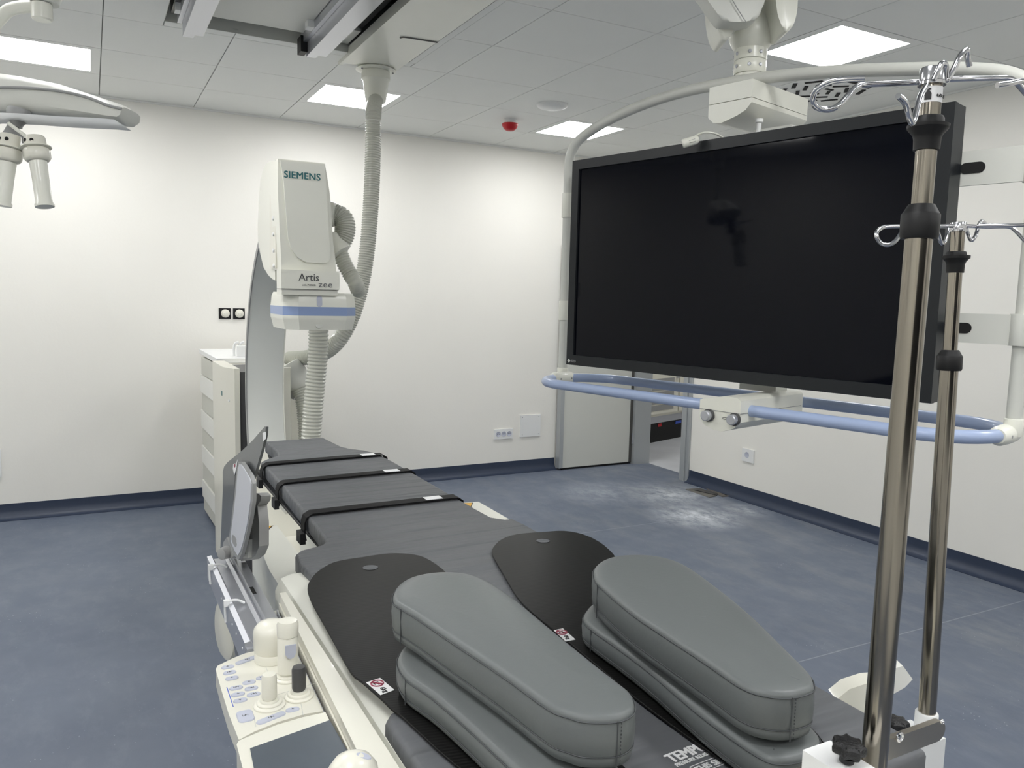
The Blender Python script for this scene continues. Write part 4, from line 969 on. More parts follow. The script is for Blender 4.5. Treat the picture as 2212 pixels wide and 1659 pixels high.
t_, stk, F, L1, L2, sg = board('arm_board', [(0.8119,1.5999,0.985),(0.8365,1.6418,0.985),(0.8833,1.689,0.985),(0.9394,1.7108,0.985),(1.0147,1.6999,0.985),(1.063,1.6878,0.985),(1.0918,1.6446,0.985),(1.095,1.572,0.985),(1.0726,1.481,0.985),(1.0273,1.3727,0.985),(0.9737,1.2057,0.985),(0.9461,1.0499,0.985),(0.9205,0.8869,0.985),(0.8897,0.7467,0.985),(0.8492,0.6644,0.985),(0.8017,0.6316,0.985),(0.7527,0.6244,0.985),(0.7184,0.6512,0.985),(0.7148,0.7029,0.985),(0.7101,0.7408,0.985),(0.7074,0.8229,0.985),(0.7074,0.9107,0.985),(0.7146,1.0263,0.985),(0.7221,1.1623,0.985),(0.7258,1.2553,0.985),(0.7367,1.335,0.985),(0.7711,1.4619,0.985),(0.7968,1.553,0.985)],
      'black carbon arm board at the right of the table, with an 8kg sticker', [(0.9699,1.6348,0.985)][0], [(0.72,1.167,0.987),(0.7395,1.1668,0.987),(0.7348,1.1174,0.987),(0.7152,1.1181,0.987)])
text('weight_print', '8kg', .011, F @ Matrix.Translation((L1 * .6, sg * L2 * .5 - .004, .0002)), 'print_black', stk)

# ------------------------------------------------------------------ cushions
def cushion(px, z0, z1, label, tilt=None, seam_i=(0, 10), strip=.26):
    cx = sum(p_[0] for p_ in px) / len(px); cy = sum(p_[1] for p_ in px) / len(px)
    t = thing('arm_cushion', label, 'cushion', (cx, cy, z0), 'grey arm cushions')
    sm = [tuple(v_[:2]) for v_ in cr([(p_[0], p_[1], 0) for p_ in px], 4, closed=True)]
    if area(sm) < 0: sm = sm[::-1]
    Mt = Matrix.Translation((cx, cy, z0)) @ (tilt or Matrix()) @ Matrix.Translation((-cx, -cy, -z0))
    th = z1 - z0; zs = z0 + th * strip
    bm = B(); loft(bm, sm, [(.010, z0), (.003, z0 + .004), (.0008, zs - .003), (.0016, zs), (.0002, zs + .003), (-.0012, z0 + th * .6), (.0002, z1 - .009), (.0015, z1 - .006), (.0025, z1 - .003), (.008, z1 - .0006), (.018, z1 + .001), (.03, z1 + .002)], .003)
    mk('padding', bm, 'cushion', t, Mt, sharp=70)
    for ins, z, r_ in ((-.0002, z1 - .0075, .0009), (.0004, zs, .0008)):
        bm = B(); tb(bm, [(x, y, z) for x, y in offset_poly(sm, ins)], r_, 5, closed=True); mk('piping', bm, 'seam', t, Mt)
    for si in seam_i:
        x, y = px[si][:2]; bst = min(range(len(sm)), key=lambda k_: (sm[k_][0] - x) ** 2 + (sm[k_][1] - y) ** 2)
        q0 = offset_poly(sm, -.0009)[bst]; bm = B(); tb(bm, [(q0[0], q0[1], z0 + .004), (q0[0], q0[1], z0 + th * .6), (q0[0], q0[1], z1 - .006)], .0009, 6); mk('side_seam', bm, 'seam', t, Mt)
    if len(seam_i) == 2:
        x, y = px[seam_i[1]][:2]; bst = min(range(len(sm)), key=lambda k_: (sm[k_][0] - x) ** 2 + (sm[k_][1] - y) ** 2)
        q0 = Vector(offset_poly(sm, -.0012)[bst]); q1 = Vector(offset_poly(sm, -.0012)[(bst + 1) % len(sm)]); q2 = Vector(offset_poly(sm, -.0012)[bst - 1]); tt = (q1 - q2).normalized(); bm = B()
        for k_ in range(12):
            zz_ = z0 + .008 + k_ * (th - .018) / 11; c0 = q0 + tt * .0045
            tb(bm, [(c0.x, c0.y, zz_), (c0.x, c0.y, zz_ + .002)], .0006, 5)
        mk('stitching', bm, 'seam', t, Mt, kind='stuff')
    return t
cushion([(0.3892,1.0727,1.035),(0.4039,1.1053,1.035),(0.4321,1.1341,1.035),(0.4773,1.138,1.035),(0.5123,1.1064,1.035),(0.5305,1.0427,1.035),(0.5376,0.9109,1.035),(0.5374,0.792,1.035),(0.5357,0.7096,1.035),(0.5188,0.664,1.035),(0.479,0.6391,1.035),(0.4368,0.6554,1.035),(0.4251,0.7141,1.035),(0.4184,0.7871,1.035),(0.4101,0.8797,1.035),(0.3999,0.9602,1.035),(0.3859,1.0261,1.035)], .9878, 1.036, 'grey vinyl arm cushion, lower one of the left pair', seam_i=(16,))
cushion([(0.7354,1.0975,1.035),(0.7609,1.1262,1.035),(0.7947,1.1486,1.035),(0.8401,1.1476,1.035),(0.8762,1.1115,1.035),(0.8831,1.0165,1.035),(0.8522,0.8407,1.035),(0.8301,0.7296,1.035),(0.8134,0.666,1.035),(0.7941,0.6419,1.035),(0.7575,0.6292,1.035),(0.7207,0.635,1.035),(0.7057,0.6585,1.035),(0.7051,0.7389,1.035),(0.7117,0.8126,1.035),(0.7216,0.8953,1.035),(0.726,0.9807,1.035),(0.7276,1.0585,1.035)], .9878, 1.036, 'grey vinyl arm cushion, lower one of the right pair', seam_i=(17,))
cushion([(0.4012,1.1269,1.112),(0.415,1.1637,1.112),(0.4407,1.1978,1.112),(0.4756,1.2185,1.112),(0.5175,1.2173,1.112),(0.5526,1.1965,1.112),(0.5677,1.1673,1.112),(0.5764,1.125,1.112),(0.5776,1.0466,1.112),(0.5712,0.9196,1.112),(0.5672,0.8149,1.112),(0.5658,0.7614,1.112),(0.5644,0.7336,1.112),(0.5553,0.7121,1.112),(0.5404,0.6957,1.112),(0.5147,0.6899,1.112),(0.4822,0.7043,1.112),(0.4686,0.7219,1.112),(0.457,0.7469,1.112),(0.4476,0.8263,1.112),(0.4375,0.8948,1.112),(0.4256,0.97,1.112),(0.4129,1.056,1.112),(0.4046,1.0988,1.112)], 1.045, 1.112, 'grey vinyl arm cushion, upper one of the left pair, widest at its far end', seam_i=(23, 15))
cushion([(0.7554,1.1007,1.112),(0.7765,1.1278,1.112),(0.8118,1.1533,1.112),(0.8532,1.1636,1.112),(0.8965,1.1504,1.112),(0.9234,1.1239,1.112),(0.9353,1.0817,1.112),(0.9226,1.0081,1.112),(0.8814,0.8648,1.112),(0.83,0.7332,1.112),(0.8062,0.6756,1.112),(0.7898,0.6531,1.112),(0.7735,0.6424,1.112),(0.7399,0.643,1.112),(0.714,0.659,1.112),(0.7009,0.6884,1.112),(0.706,0.7633,1.112),(0.7103,0.8571,1.112),(0.7166,0.9422,1.112),(0.7379,1.0592,1.112)], 1.045, 1.112, 'grey vinyl arm cushion, upper one of the right pair', seam_i=(19, 13))

# ------------------------------------------------------------------ foot-end rail, clamps and infusion poles
def star_knob(parent, c, r, axis=(0, 0, 1)):
    prof = [(r * (1 if k % 2 == 0 else .80) * math.cos(2 * math.pi * k / 14), r * (1 if k % 2 == 0 else .80) * math.sin(2 * math.pi * k / 14)) for k in range(14)]
    sm = [tuple(v_[:2]) for v_ in cr([(x, y, 0) for x, y in prof], 4, closed=True)]
    bm = B(); loft(bm, sm, [(r * .18, 0), (r * .04, r * .12), (0, r * .35), (r * .05, r * .62), (r * .22, r * .76)], r * .06)
    lt(bm, [(r * .42, -r * .5), (r * .40, 0.0)], 20); return mk('star_knob', bm, 'knobblack', parent, disc(c, axis))
fb = thing('foot_end_rail', 'flat stainless steel rail across the foot end of the table', 'rail', (.9, .59, .95))
b0_, b1_ = [(0.9045,0.5907,1.0359),(0.939,0.5758,1.0648)]
BY = [(0.885,0.578,1.0476)][0]; 
zb_ = BY[2]; xe = [(0.9464,0.578,1.0619)][0][0]
hbar = .0135
pl = [(.60, -hbar), (xe - hbar, -hbar)] + [(xe - hbar + hbar * math.cos(R(a)), hbar * math.sin(R(a))) for a in (-67, -45, -22, 0, 22, 45, 67)] + [(xe - hbar, hbar), (.60, hbar)]
bm = B(); pr(bm, pl, -.004, .004); mk('bar', bm, 'steel_bar', fb, frame((0, .582, zb_), (1, 0, 0), (0, 0, 1)), bevel=.001)
for px_, r_ in (([(0.8541,0.577,1.0608)][0], .0065), ([(0.9356,0.577,1.0613)][0], .003)):
    bm = B(); lt(bm, [(r_, 0), (r_, .002), (r_ * .75, .003), (r_ * .5, .001), (0, .001)], 18, disc((px_[0], .5775, px_[2]), (0, -1, 0))); mk('bolt', bm, 'chrome', fb)
qbox('rail_mount', 'steel_bar', fb, .605, .635, .587, .66, zb_ - .06, zb_ - .02, bevel=.001)
def pole(lbl, B0, T0, k, spec, hooks, grp='infusion poles'):
    """B0 bottom, T0 top of the tube; k tube radius; spec: heights along the axis"""
    B0 = Vector(B0); T0 = Vector(T0); ax = (T0 - B0).normalized(); L_ = (T0 - B0).length
    t = thing('infusion_pole', lbl, 'infusion pole', B0, grp)
    Mx = disc(B0, ax)
    z_l0, z_l1, z_l2, z_u0, z_u1, z_u2, z_u3, z_h0, z_h1, ext = spec
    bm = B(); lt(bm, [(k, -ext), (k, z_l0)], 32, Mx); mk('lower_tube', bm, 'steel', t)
    bm = B(); lt(bm, [(k * 1.28, z_l0 - .002), (k * 1.38, z_l0 + .001), (k * 1.38, z_l1), (k * 1.28, z_l1 + .002), (k * .92, z_l2)], 32, Mx); mk('lower_collar', bm, 'black', t)
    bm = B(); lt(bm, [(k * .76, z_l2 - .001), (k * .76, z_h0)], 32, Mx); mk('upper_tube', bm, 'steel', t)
    bm = B(); lt(bm, [(k * .92, z_u0), (k * .96, z_u1 - .004), (k * 1.05, z_u1), (k * 1.42, z_u1 + .006), (k * 1.48, z_u1 + .010), (k * 1.46, z_u2 - .002), (k * 1.36, z_u2), (k * 1.1, z_u2 + .002), (k * 1.06, z_u3 - .002), (k * .98, z_u3)], 32, Mx); mk('upper_collar', bm, 'black', t)
    bm = B(); lt(bm, [(k * .98, z_h0 - .002), (k * .98, z_h0 + .001), (k * .9, z_h0 + .002), (k * .9, z_h1 - .001), (k * .86, z_h1)], 32, Mx); hd = mk('hook_head', bm, 'chrome', t)
    for hk in hooks:
        bm = B(); tb(bm, cr(hk[0], 5), hk[1], 10); mk('hook', bm, 'chrome', t)
    return t, Mx, ax
B1 = [(0.7569,0.5393,1.0899)][0]; T1 = [(0.7743,0.5454,1.8205)][0]
Vb, Vt = Vector(B1), Vector(T1); Lp = (Vt - Vb).length
def along(Bq, Tq, pts):
    """heights along axis where the tube passes the given points"""
    Bq = Vector(Bq); Tq = Vector(Tq); a = (Tq - Bq).normalized(); return [(Vector(q) - Bq).dot(a) for q in pts]
hs = along(B1, T1, [(0.7702,0.5443,1.6544),(0.7717,0.5463,1.6772),(0.7738,0.5465,1.6878),(0.7797,0.5501,1.7431),(0.781,0.5513,1.7586),(0.7821,0.5518,1.7673),(0.7833,0.5524,1.777),(0.786,0.555,1.8104),(0.7882,0.5558,1.8259)])
k1 = .0137
hk1 = [([(0.6641,0.5388,1.7987),(0.6534,0.5503,1.7989),(0.6441,0.5631,1.7978),(0.6397,0.5739,1.7929),(0.644,0.5823,1.7863),(0.6503,0.5838,1.7794),(0.6638,0.582,1.7776),(0.6734,0.5773,1.7811),(0.6914,0.5808,1.7943),(0.7035,0.5813,1.8048),(0.7164,0.5807,1.8093),(0.7445,0.5682,1.812),(0.7729,0.5569,1.815)], .0030),
       ([(0.79,0.5481,1.8179),(0.8206,0.5378,1.821),(0.8566,0.5305,1.825),(0.874,0.5272,1.8268),(0.8869,0.5256,1.8236),(0.9055,0.5262,1.8161),(0.9269,0.525,1.8065),(0.9404,0.5178,1.8069),(0.9366,0.5094,1.8145),(0.9194,0.5083,1.8239),(0.8782,0.5128,1.8214),(0.854,0.5137,1.8157),(0.8377,0.5162,1.8121)], .0030),
       ([(0.7603,0.5344,1.8096),(0.7656,0.533,1.8209),(0.7687,0.5321,1.827),(0.7763,0.5336,1.8263),(0.7812,0.5353,1.8146),(0.7824,0.5346,1.8137),(0.7886,0.5325,1.8242),(0.7939,0.5311,1.8362),(0.8033,0.5329,1.8445),(0.8112,0.5347,1.8476),(0.8164,0.5372,1.8435),(0.8227,0.5383,1.8341)], .0030),
       ([(0.7543,0.537,1.8043),(0.7397,0.5319,1.7921),(0.7268,0.5256,1.778),(0.7143,0.519,1.7628),(0.7076,0.5163,1.758),(0.7015,0.5142,1.7604),(0.6948,0.5131,1.7692),(0.6885,0.5114,1.7736),(0.6813,0.5098,1.7761),(0.6737,0.5083,1.7773)], .0030)]
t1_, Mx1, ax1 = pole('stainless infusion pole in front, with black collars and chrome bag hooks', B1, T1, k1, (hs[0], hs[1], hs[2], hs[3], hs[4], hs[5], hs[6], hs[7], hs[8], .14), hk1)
# weight sticker wrapped on the upper tube
zl0, zl1 = along(B1, T1, [(0.7743,0.5474,1.7903),(0.7765,0.5482,1.8062)])
bm = B(); n = 20
for k in range(n):
    a0_, a1_ = R(-200 + 150 * k / n), R(-200 + 150 * (k + 1) / n); r_ = k1 * .78
    bm.faces.new([bm.verts.new((r_ * math.cos(a), r_ * math.sin(a), z)) for a, z in ((a0_, zl0), (a1_, zl0), (a1_, zl1), (a0_, zl1))])
bmesh.ops.remove_doubles(bm, verts=bm.verts, dist=1e-6)
wl = mk('weight_label', bm, 'paper', t1_, Mx1)
cdir = (-Vt).normalized(); cdir.z = 0
def on_tube(w, s_):
    """small print on the tube, w sideways"""
    f = Vector((0, 0, 1.58)) - Vt; f.z = 0; f.normalize(); a = math.atan2(f.y, f.x) + w
    n_ = Vector((math.cos(a), math.sin(a), 0)); return Matrix.Translation(Vb + ax1 * s_ + n_ * (k1 * .795)) @ frame((0, 0, 0), ax1.cross(n_) , ax1)
zm_ = (zl0 + zl1) / 2
bm = B(); pr(bm, [(-.0032, -.0055), (.0032, -.0055), (.0032, .0005), (.0022, .002), (.0012, .0028), (.0012, .004), (.0028, .0042), (.0024, .006), (-.0024, .006), (-.0028, .0042), (-.0012, .004), (-.0012, .0028), (-.0022, .002), (-.0032, .0005)], -.0001, .0003); mk('weight_symbol', bm, 'print_black', wl, on_tube(-.25, zm_))
text('weight_print', '4x', .0045, on_tube(.45, zm_ - .003), 'print_black', wl, thick=.0001, bold=.0001)
text('weight_print', '2kg', .0045, on_tube(.80, zm_ - .003), 'print_black', wl, thick=.0001, bold=.0001)

B2 = [(1.2239,0.7812,0.9111)][0]; T2 = [(1.221,0.7956,1.7145)][0]
hs = along(B2, T2, [(1.2143,0.788,1.4835),(1.2169,0.7892,1.5042),(1.2185,0.7896,1.5146),(1.2287,0.7992,1.6376),(1.2299,0.8007,1.6546),(1.2307,0.8011,1.662),(1.2317,0.8017,1.6709),(1.234,0.8046,1.7042),(1.235,0.8056,1.7168)])
k2 = .0137
hk2 = [([(1.1987,0.7899,1.7098),(1.1364,0.7999,1.7058),(1.0805,0.8065,1.7028),(1.056,0.8077,1.6992),(1.0396,0.8039,1.6891),(1.0435,0.8003,1.6769),(1.0543,0.794,1.673),(1.0649,0.7892,1.6795),(1.0745,0.7859,1.6949),(1.0716,0.7766,1.6988),(1.0682,0.7555,1.6985)], .0031),
       ([(1.2323,0.795,1.7123),(1.2749,0.7838,1.7127),(1.3168,0.7731,1.7146),(1.3278,0.7663,1.7075),(1.3438,0.7555,1.6893),(1.3465,0.7426,1.6888),(1.3535,0.7407,1.7038),(1.3334,0.7414,1.715),(1.2873,0.7545,1.7137),(1.2433,0.7777,1.7118)], .0031),
       ([(1.2017,0.7992,1.7063),(1.1891,0.7926,1.69),(1.1754,0.7873,1.6805),(1.1622,0.7833,1.6831),(1.1499,0.7798,1.6941),(1.1375,0.7758,1.7001)], .0031),
       ([(1.2298,0.7966,1.7137),(1.2405,0.7964,1.7129),(1.249,0.7962,1.7009),(1.2533,0.7926,1.6907),(1.2594,0.7902,1.6975),(1.2744,0.7957,1.715),(1.2886,0.8006,1.7236),(1.3032,0.804,1.7219)], .0031)]
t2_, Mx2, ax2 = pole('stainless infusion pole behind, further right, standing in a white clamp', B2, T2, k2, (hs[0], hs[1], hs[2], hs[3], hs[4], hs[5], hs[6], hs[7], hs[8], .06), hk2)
# clamp 1
c1 = thing('rail_clamp', 'white clamp with black star knob on the foot-end rail, in front', 'clamp', (Vb.x - .04, .56, .95), 'white rail clamps')
tk = [(0.6825,0.574,1.09),(0.7221,0.574,1.0912)]
zk = (tk[0][2] + tk[1][2]) / 2
qbox('body', 'white', c1, tk[0][0], tk[1][0] + .004, .44, .574, zk - .10, zk, bevel=.003)
qbox('pole_jaw', 'steel_bar', c1, tk[1][0] + .005, Vb.x - .010, .515, .55, zk - .12, zk - .075, bevel=.002)
star_knob(c1, ((tk[0][0] + tk[1][0]) / 2 + .004, .535, zk + .011), .0185, (0, -.1, 1))
# clamp 2
c2 = thing('rail_clamp', 'white clamp with black star knob holding the rear infusion pole', 'clamp', (B2[0], B2[1], .88), 'white rail clamps')
qbox('body', 'white', c2, B2[0] - .135, B2[0] + .010, B2[1] - .03, B2[1] + .035, B2[2] - .20, B2[2] - .040, bevel=.004)
bm = B(); lt(bm, [(.018, B2[2] - .0399), (.018, B2[2] - .008), (.0165, B2[2] - .006)], 24, Matrix.Translation((B2[0], B2[1], 0))); mk('socket_ring', bm, 'white', c2)
kn = [(1.114,0.7506,0.9271)][0]; star_knob(c2, (kn[0], kn[1] + .01, B2[2] + .002), .021)
qbox('rail_jaw', 'steel_bar', c2, 1.0205, B2[0] - .134, B2[1] - .02, B2[1] + .02, .845, .868, bevel=.002)
bm = B(); lt(bm, [(.006, B2[2] - .0399), (.006, B2[2] - .012)], 12, Matrix.Translation((kn[0], kn[1] + .01, 0))); mk('knob_stem', bm, 'black', c2)
bm = B(); lt(bm, [(.009, 0), (.009, .022)], 16, disc((B2[0] + .011, B2[1], B2[2] - .085), (1, 0, 0))); mk('set_screw', bm, 'chrome', c2)
# white hand grip on the right side of the table
hg = thing('table_hand_grip', 'white angular hand grip bracket on the right side of the table', 'bracket', (1.15, .95, .9))
P1 = [(1.1848,0.9334,0.8661),(1.2064,0.9243,0.8861),(1.239,0.9084,0.8988),(1.2623,0.8963,0.9011),(1.2653,0.8914,0.8742),(1.2493,0.8961,0.8434),(1.2246,0.9092,0.8419)]
P2 = [(1.3064,0.929,0.8952),(1.3385,0.9135,0.9083),(1.3541,0.9021,0.8834),(1.3404,0.9074,0.8673),(1.3222,0.9157,0.8555),(1.301,0.9258,0.8453)]
for nm_, P_, mm in (('grip_body', P1, 'cream2'), ('grip_flap', P2, 'bellows_light')):
    bm = B(); V_ = [Vector(x) for x in P_]; f_ = [bm.verts.new(x - vdir * .008) for x in V_]; b_ = [bm.verts.new(x + vdir * .03 + Vector((0, 0, .0))) for x in V_]; n = len(V_)
    bm.faces.new(f_); bm.faces.new(b_[::-1])
    for k in range(n): bm.faces.new((f_[k], b_[k], b_[(k + 1) % n], f_[(k + 1) % n]))
    mk(nm_, bm, mm, hg, bevel=.0012)
pf = Vector(P1[5]); bm = B(); tb(bm, [pf + Vector((0, .02, -.005)), (1.021, pf.y + .02, .865)], .010, 12); mk('grip_arm', bm, 'cream2', hg)

# ------------------------------------------------------------------ left side: shield rail, shields, control consoles
sr = thing('shield_rail', 'silver aluminium channel with two white cable ties on the left side of the table', 'rail', (.28, 1.7, .93))
ZR = .935
pts_far = [(0.2552,1.9799,0.935),(0.3176,1.9447,0.935)]; pts_near = [(0.2411,1.4291,0.935),(0.3096,1.5169,0.935)]
xa, xb = .232, .311; ya, yb_ = 1.455, 1.99
prf = [(xa, .885), (xa, .938), (xa + .010, .940), (xa + .016, .930), (xa + .040, .930), (xa + .046, .936), (xa + .050, .931), (xb - .026, .931), (xb - .022, .937), (xb, .937), (xb, .885)]
bm = B(); pr(bm, prf, -yb_, -ya); mk('channel', bm, 'alu', sr, Matrix(((1, 0, 0, 0), (0, 0, -1, 0), (0, 1, 0, 0), (0, 0, 0, 1))), bevel=.0008, seg=1)
qbox('end_cap', 'alu', sr, xa + .002, xb - .02, ya - .012, ya - .0005, .888, .930, bevel=.002)
qbox('end_stop', 'black', sr, xa + .02, xb - .005, ya - .03, ya - .013, .87, .90, bevel=.004)
for x, y in ((.293, 1.72),):
    qbox('slot', 'dark_gap', sr, x - .004, x + .004, y - .022, y + .022, .9371, .9375, bevel=0)
for y in (1.9, 1.66):
    bm = B(); tb(bm, cr([(xa - .004, y, .90), (xa - .005, y, .935), (xa + .004, y, .944), (xa + .02, y + .004, .942), (xa + .034, y + .004, .934)], 4), .0026, 8); ti = mk('cable_tie', bm, 'white', sr)
    bm = B(); bx(bm, xa - .008, xa + .003, y - .006, y + .006, .935, .947); mk('tie_head', bm, 'white', ti, bevel=.001)
for y in (1.55, 1.60, 1.75, 1.95, 1.48):
    bm = B(); lt(bm, [(.0025, 0), (.0025, .001)], 8, disc((xa - .0001, y, .918), (-1, 0, 0))); mk('rivet', bm, 'white', sr)
qbox('carrier_block', 'cream', sr, .3125, .3395, 1.61, 1.68, .86, .90, bevel=.003)
lc = thing('hanging_lead_curtain', 'grey lead curtain hanging below the silver channel on the left', 'curtain', (.245, 1.7, .8))
for x_, pl_ in ((.238, [(0.238,1.6662,0.9548),(0.238,1.6178,0.9573),(0.238,1.3921,0.9519),(0.238,1.3185,0.964),(0.238,1.3198,0.9388),(0.238,1.5717,0.826),(0.238,1.615,0.8559)]), (.246, [(0.246,1.681,0.8368),(0.246,1.5907,0.8693),(0.246,1.4855,0.8766),(0.246,1.4874,0.8482),(0.246,1.608,0.7932),(0.246,1.6528,0.8132)])):
    bm = B(); pr(bm, [(max(q[1], 1.46), min(q[2], .884)) for q in pl_], 0, .005); mk('sheet', bm, 'lead' if x_ < .24 else 'silver', lc, Matrix(((0, 0, 1, x_), (1, 0, 0, 0), (0, 1, 0, 0), (0, 0, 0, 1))))
dk = [(0.2816,1.9721,0.7572)][0]
o_ = thing('round_side_knob', 'flat round cream disc at the left side of the table below the channel', 'disc', dk)
bm = B(); lt(bm, [(.072, 0), (.076, .004), (.076, .014), (.066, .02), (0, .022)], 36, disc(dk, (-.985, -.14, .04))); mk('disc', bm, 'cream2', o_)
# lead shields standing on the rail
sd = thing('lead_shield', 'dark grey folded lead shield with white pad standing on the left rail', 'shield', (.27, 1.9, .94))
def slab(name, pts, th, m, bev=.003, nd=Vector((-1, 0, 0)), label=None):
    bm = B(); V_ = [Vector(x) for x in pts]; f_ = [bm.verts.new(x) for x in V_]; b_ = [bm.verts.new(x - nd * th) for x in V_]; n = len(V_)
    bm.faces.new(f_); bm.faces.new(b_[::-1])
    for k in range(n): bm.faces.new((f_[k], b_[k], b_[(k + 1) % n], f_[(k + 1) % n]))
    return mk(name, bm, m, sd, bevel=bev, label=label)
slab('rear_shield', [(0.275,2.09,0.8996),(0.275,2.056,0.9872),(0.275,2.0212,1.0907),(0.275,2.0162,1.1384),(0.275,1.9912,1.1573),(0.275,1.9301,1.1807),(0.275,1.7365,1.2418),(0.275,1.6018,1.2879),(0.275,1.4717,1.3368),(0.275,1.463,1.3373),(0.275,1.4681,1.3211),(0.275,1.4914,1.2981),(0.275,1.5498,1.2489),(0.275,1.6072,1.2045),(0.275,1.6359,1.1646),(0.275,1.6955,1.0955),(0.275,1.8932,0.9758)], .005, 'lead', bev=.0015)
slab('fold_lip', [(0.27,1.8885,0.9634),(0.27,1.8534,1.0452),(0.27,1.8119,1.1391),(0.27,1.7877,1.1966),(0.27,1.7619,1.2079),(0.27,1.744,1.2034),(0.27,1.7859,1.1451),(0.27,1.8196,1.0522),(0.27,1.8459,0.9797)], .006, 'dark_grey', bev=.001)
slab('pad_rim', [(0.262,1.6912,1.2285),(0.262,1.6562,1.2354),(0.262,1.607,1.2338),(0.262,1.5505,1.2289),(0.262,1.5265,1.2188),(0.262,1.5286,1.1868),(0.262,1.5613,1.1421),(0.262,1.6178,1.0842),(0.262,1.6656,1.0408),(0.262,1.7088,1.0125),(0.262,1.7648,1.0056),(0.262,1.8296,1.0128),(0.262,1.8346,1.0318),(0.262,1.7967,1.0805),(0.262,1.7455,1.1551),(0.262,1.7167,1.2066)], .007, 'grey_plastic', bev=.003)
slab('white_pad', [(0.2605,1.676,1.2268),(0.2605,1.6472,1.2315),(0.2605,1.6036,1.229),(0.2605,1.5521,1.2241),(0.2605,1.5376,1.2164),(0.2605,1.5448,1.1831),(0.2605,1.5845,1.1268),(0.2605,1.6369,1.074),(0.2605,1.6733,1.0437),(0.2605,1.7104,1.0224),(0.2605,1.7411,1.0213),(0.2605,1.7983,1.0253),(0.2605,1.8035,1.0408),(0.2605,1.7667,1.0885),(0.2605,1.7168,1.1618),(0.2605,1.6952,1.2062)], .003, 'pad', bev=.001, label='white padded face')
slab('card_slot', [(0.2597,1.7777,1.0492),(0.2597,1.7453,1.0562),(0.2597,1.7207,1.055),(0.2597,1.7156,1.0433),(0.2597,1.7349,1.0335),(0.2597,1.7664,1.0326),(0.2597,1.7854,1.0365)], .001, 'silver', bev=.0004)
slab('bracket_plate', [(0.3,1.755,1.1431),(0.3,1.6837,1.1597),(0.3,1.6528,1.161),(0.3,1.6585,1.1498),(0.3,1.6958,1.1308),(0.3,1.6768,1.0976),(0.3,1.6797,1.0466),(0.3,1.7243,1.0128),(0.3,1.7943,0.9807),(0.3,1.9222,0.9386),(0.3,1.9067,0.9684),(0.3,1.8201,1.0377),(0.3,1.7573,1.1073)], .02, 'silver', bev=.003)
slab('bracket_wedge', [(0.292,1.822,1.0187),(0.292,1.7609,1.0384),(0.292,1.7697,0.9947),(0.292,1.8838,0.9585)], .012, 'grey_paint', bev=.002)
for a in ([(0.296,1.7335,1.1199),(0.296,1.7059,1.1227),(0.296,1.7127,1.1007),(0.296,1.7403,1.0997)], [(0.296,1.8193,1.0535),(0.296,1.7831,1.0591),(0.296,1.7907,1.0336),(0.296,1.8208,1.0326)]):
    slab('bracket_slot', a, .002, 'dark_grey', bev=0)
for a in ([(0.268,1.7996,1.2027),(0.268,1.761,1.2113),(0.268,1.7416,1.2242),(0.268,1.7556,1.2032),(0.268,1.7889,1.1789),(0.268,1.8071,1.1907)], [(0.273,1.4838,1.323),(0.273,1.4572,1.329),(0.273,1.4578,1.3161),(0.273,1.4802,1.3072)]):
    slab('label_tag', a, .001, 'paper', bev=0, label='small white label with red mark')
slab('label_print', [(0.2675,1.7899,1.2025),(0.2675,1.7705,1.2085),(0.2675,1.771,1.2022),(0.2675,1.784,1.1975)], .0006, 'print_red', bev=0)
slab('hinge_block', [(0.265,1.9538,0.9796),(0.265,1.892,1.0109),(0.265,1.8507,1.0052),(0.265,1.7916,0.997),(0.265,1.826,0.98),(0.265,1.958,0.9392)], .03, 'silver', bev=.004)
mk_ = [(0.262,1.8597,0.9854)][0]; bm = B(); lt(bm, [(.014, 0), (.015, .004), (.013, .02), (0, .022)], 20, disc(mk_, (-.8, -.6, 0))); mk('hinge_knob', bm, 'silver', sd)

cc = thing('control_console', 'cream table-side control console with joysticks and lilac buttons', 'control panel', (.24, 1.22, .9))
ZP = .945
po = [(0.1687,1.355,0.945),(0.1734,1.3678,0.945),(0.1985,1.3848,0.945),(0.2237,1.397,0.945),(0.2562,1.4003,0.945),(0.3073,1.4018,0.945),(0.3095,1.329,0.945),(0.3118,1.227,0.945),(0.3134,1.1436,0.945),(0.2703,1.1475,0.945),(0.2278,1.1415,0.945),(0.1925,1.1303,0.945),(0.1686,1.1176,0.945),(0.1664,1.1925,0.945),(0.167,1.2785,0.945)]
po = [(min(p_[0], eX(p_[1]) - .0105), p_[1]) for p_ in po]
bm = B(); pr(bm, po, .915, ZP); mk('housing', bm, 'cream2', cc, bevel=.004, seg=3)
bm = B(); pr(bm, [(0.2185,1.3225,0.913),(0.2629,1.3948,0.913),(0.3158,1.4107,0.913),(0.304,1.1681,0.913),(0.2249,1.1622,0.913),(0.1999,1.1742,0.913)], .62, .9145); mk('underside', bm, 'cream', cc, bevel=.01)
def pad(px, m='lilac', name='button', h=.0022, rim=True):
    sm = [tuple(v_[:2]) for v_ in px]; bm = B(); loft(bm, sm, [(0, ZP + .0002), (.0004, ZP + h * .7), (.0012, ZP + h)]); return mk(name, bm, m, cc)
def pill(p0, p1, r):
    a, b = Vector(p0[:2]), Vector(p1[:2]); t = (b - a).normalized(); n_ = Vector((-t.y, t.x)); out_ = []
    for k in range(9):
        an = R(-90 + 180 * k / 8); out_.append(b + t * math.cos(an) * r + n_ * math.sin(an) * r)
    for k in range(9):
        an = R(90 + 180 * k / 8); out_.append(a + t * math.cos(an) * r + n_ * math.sin(an) * r)
    return out_
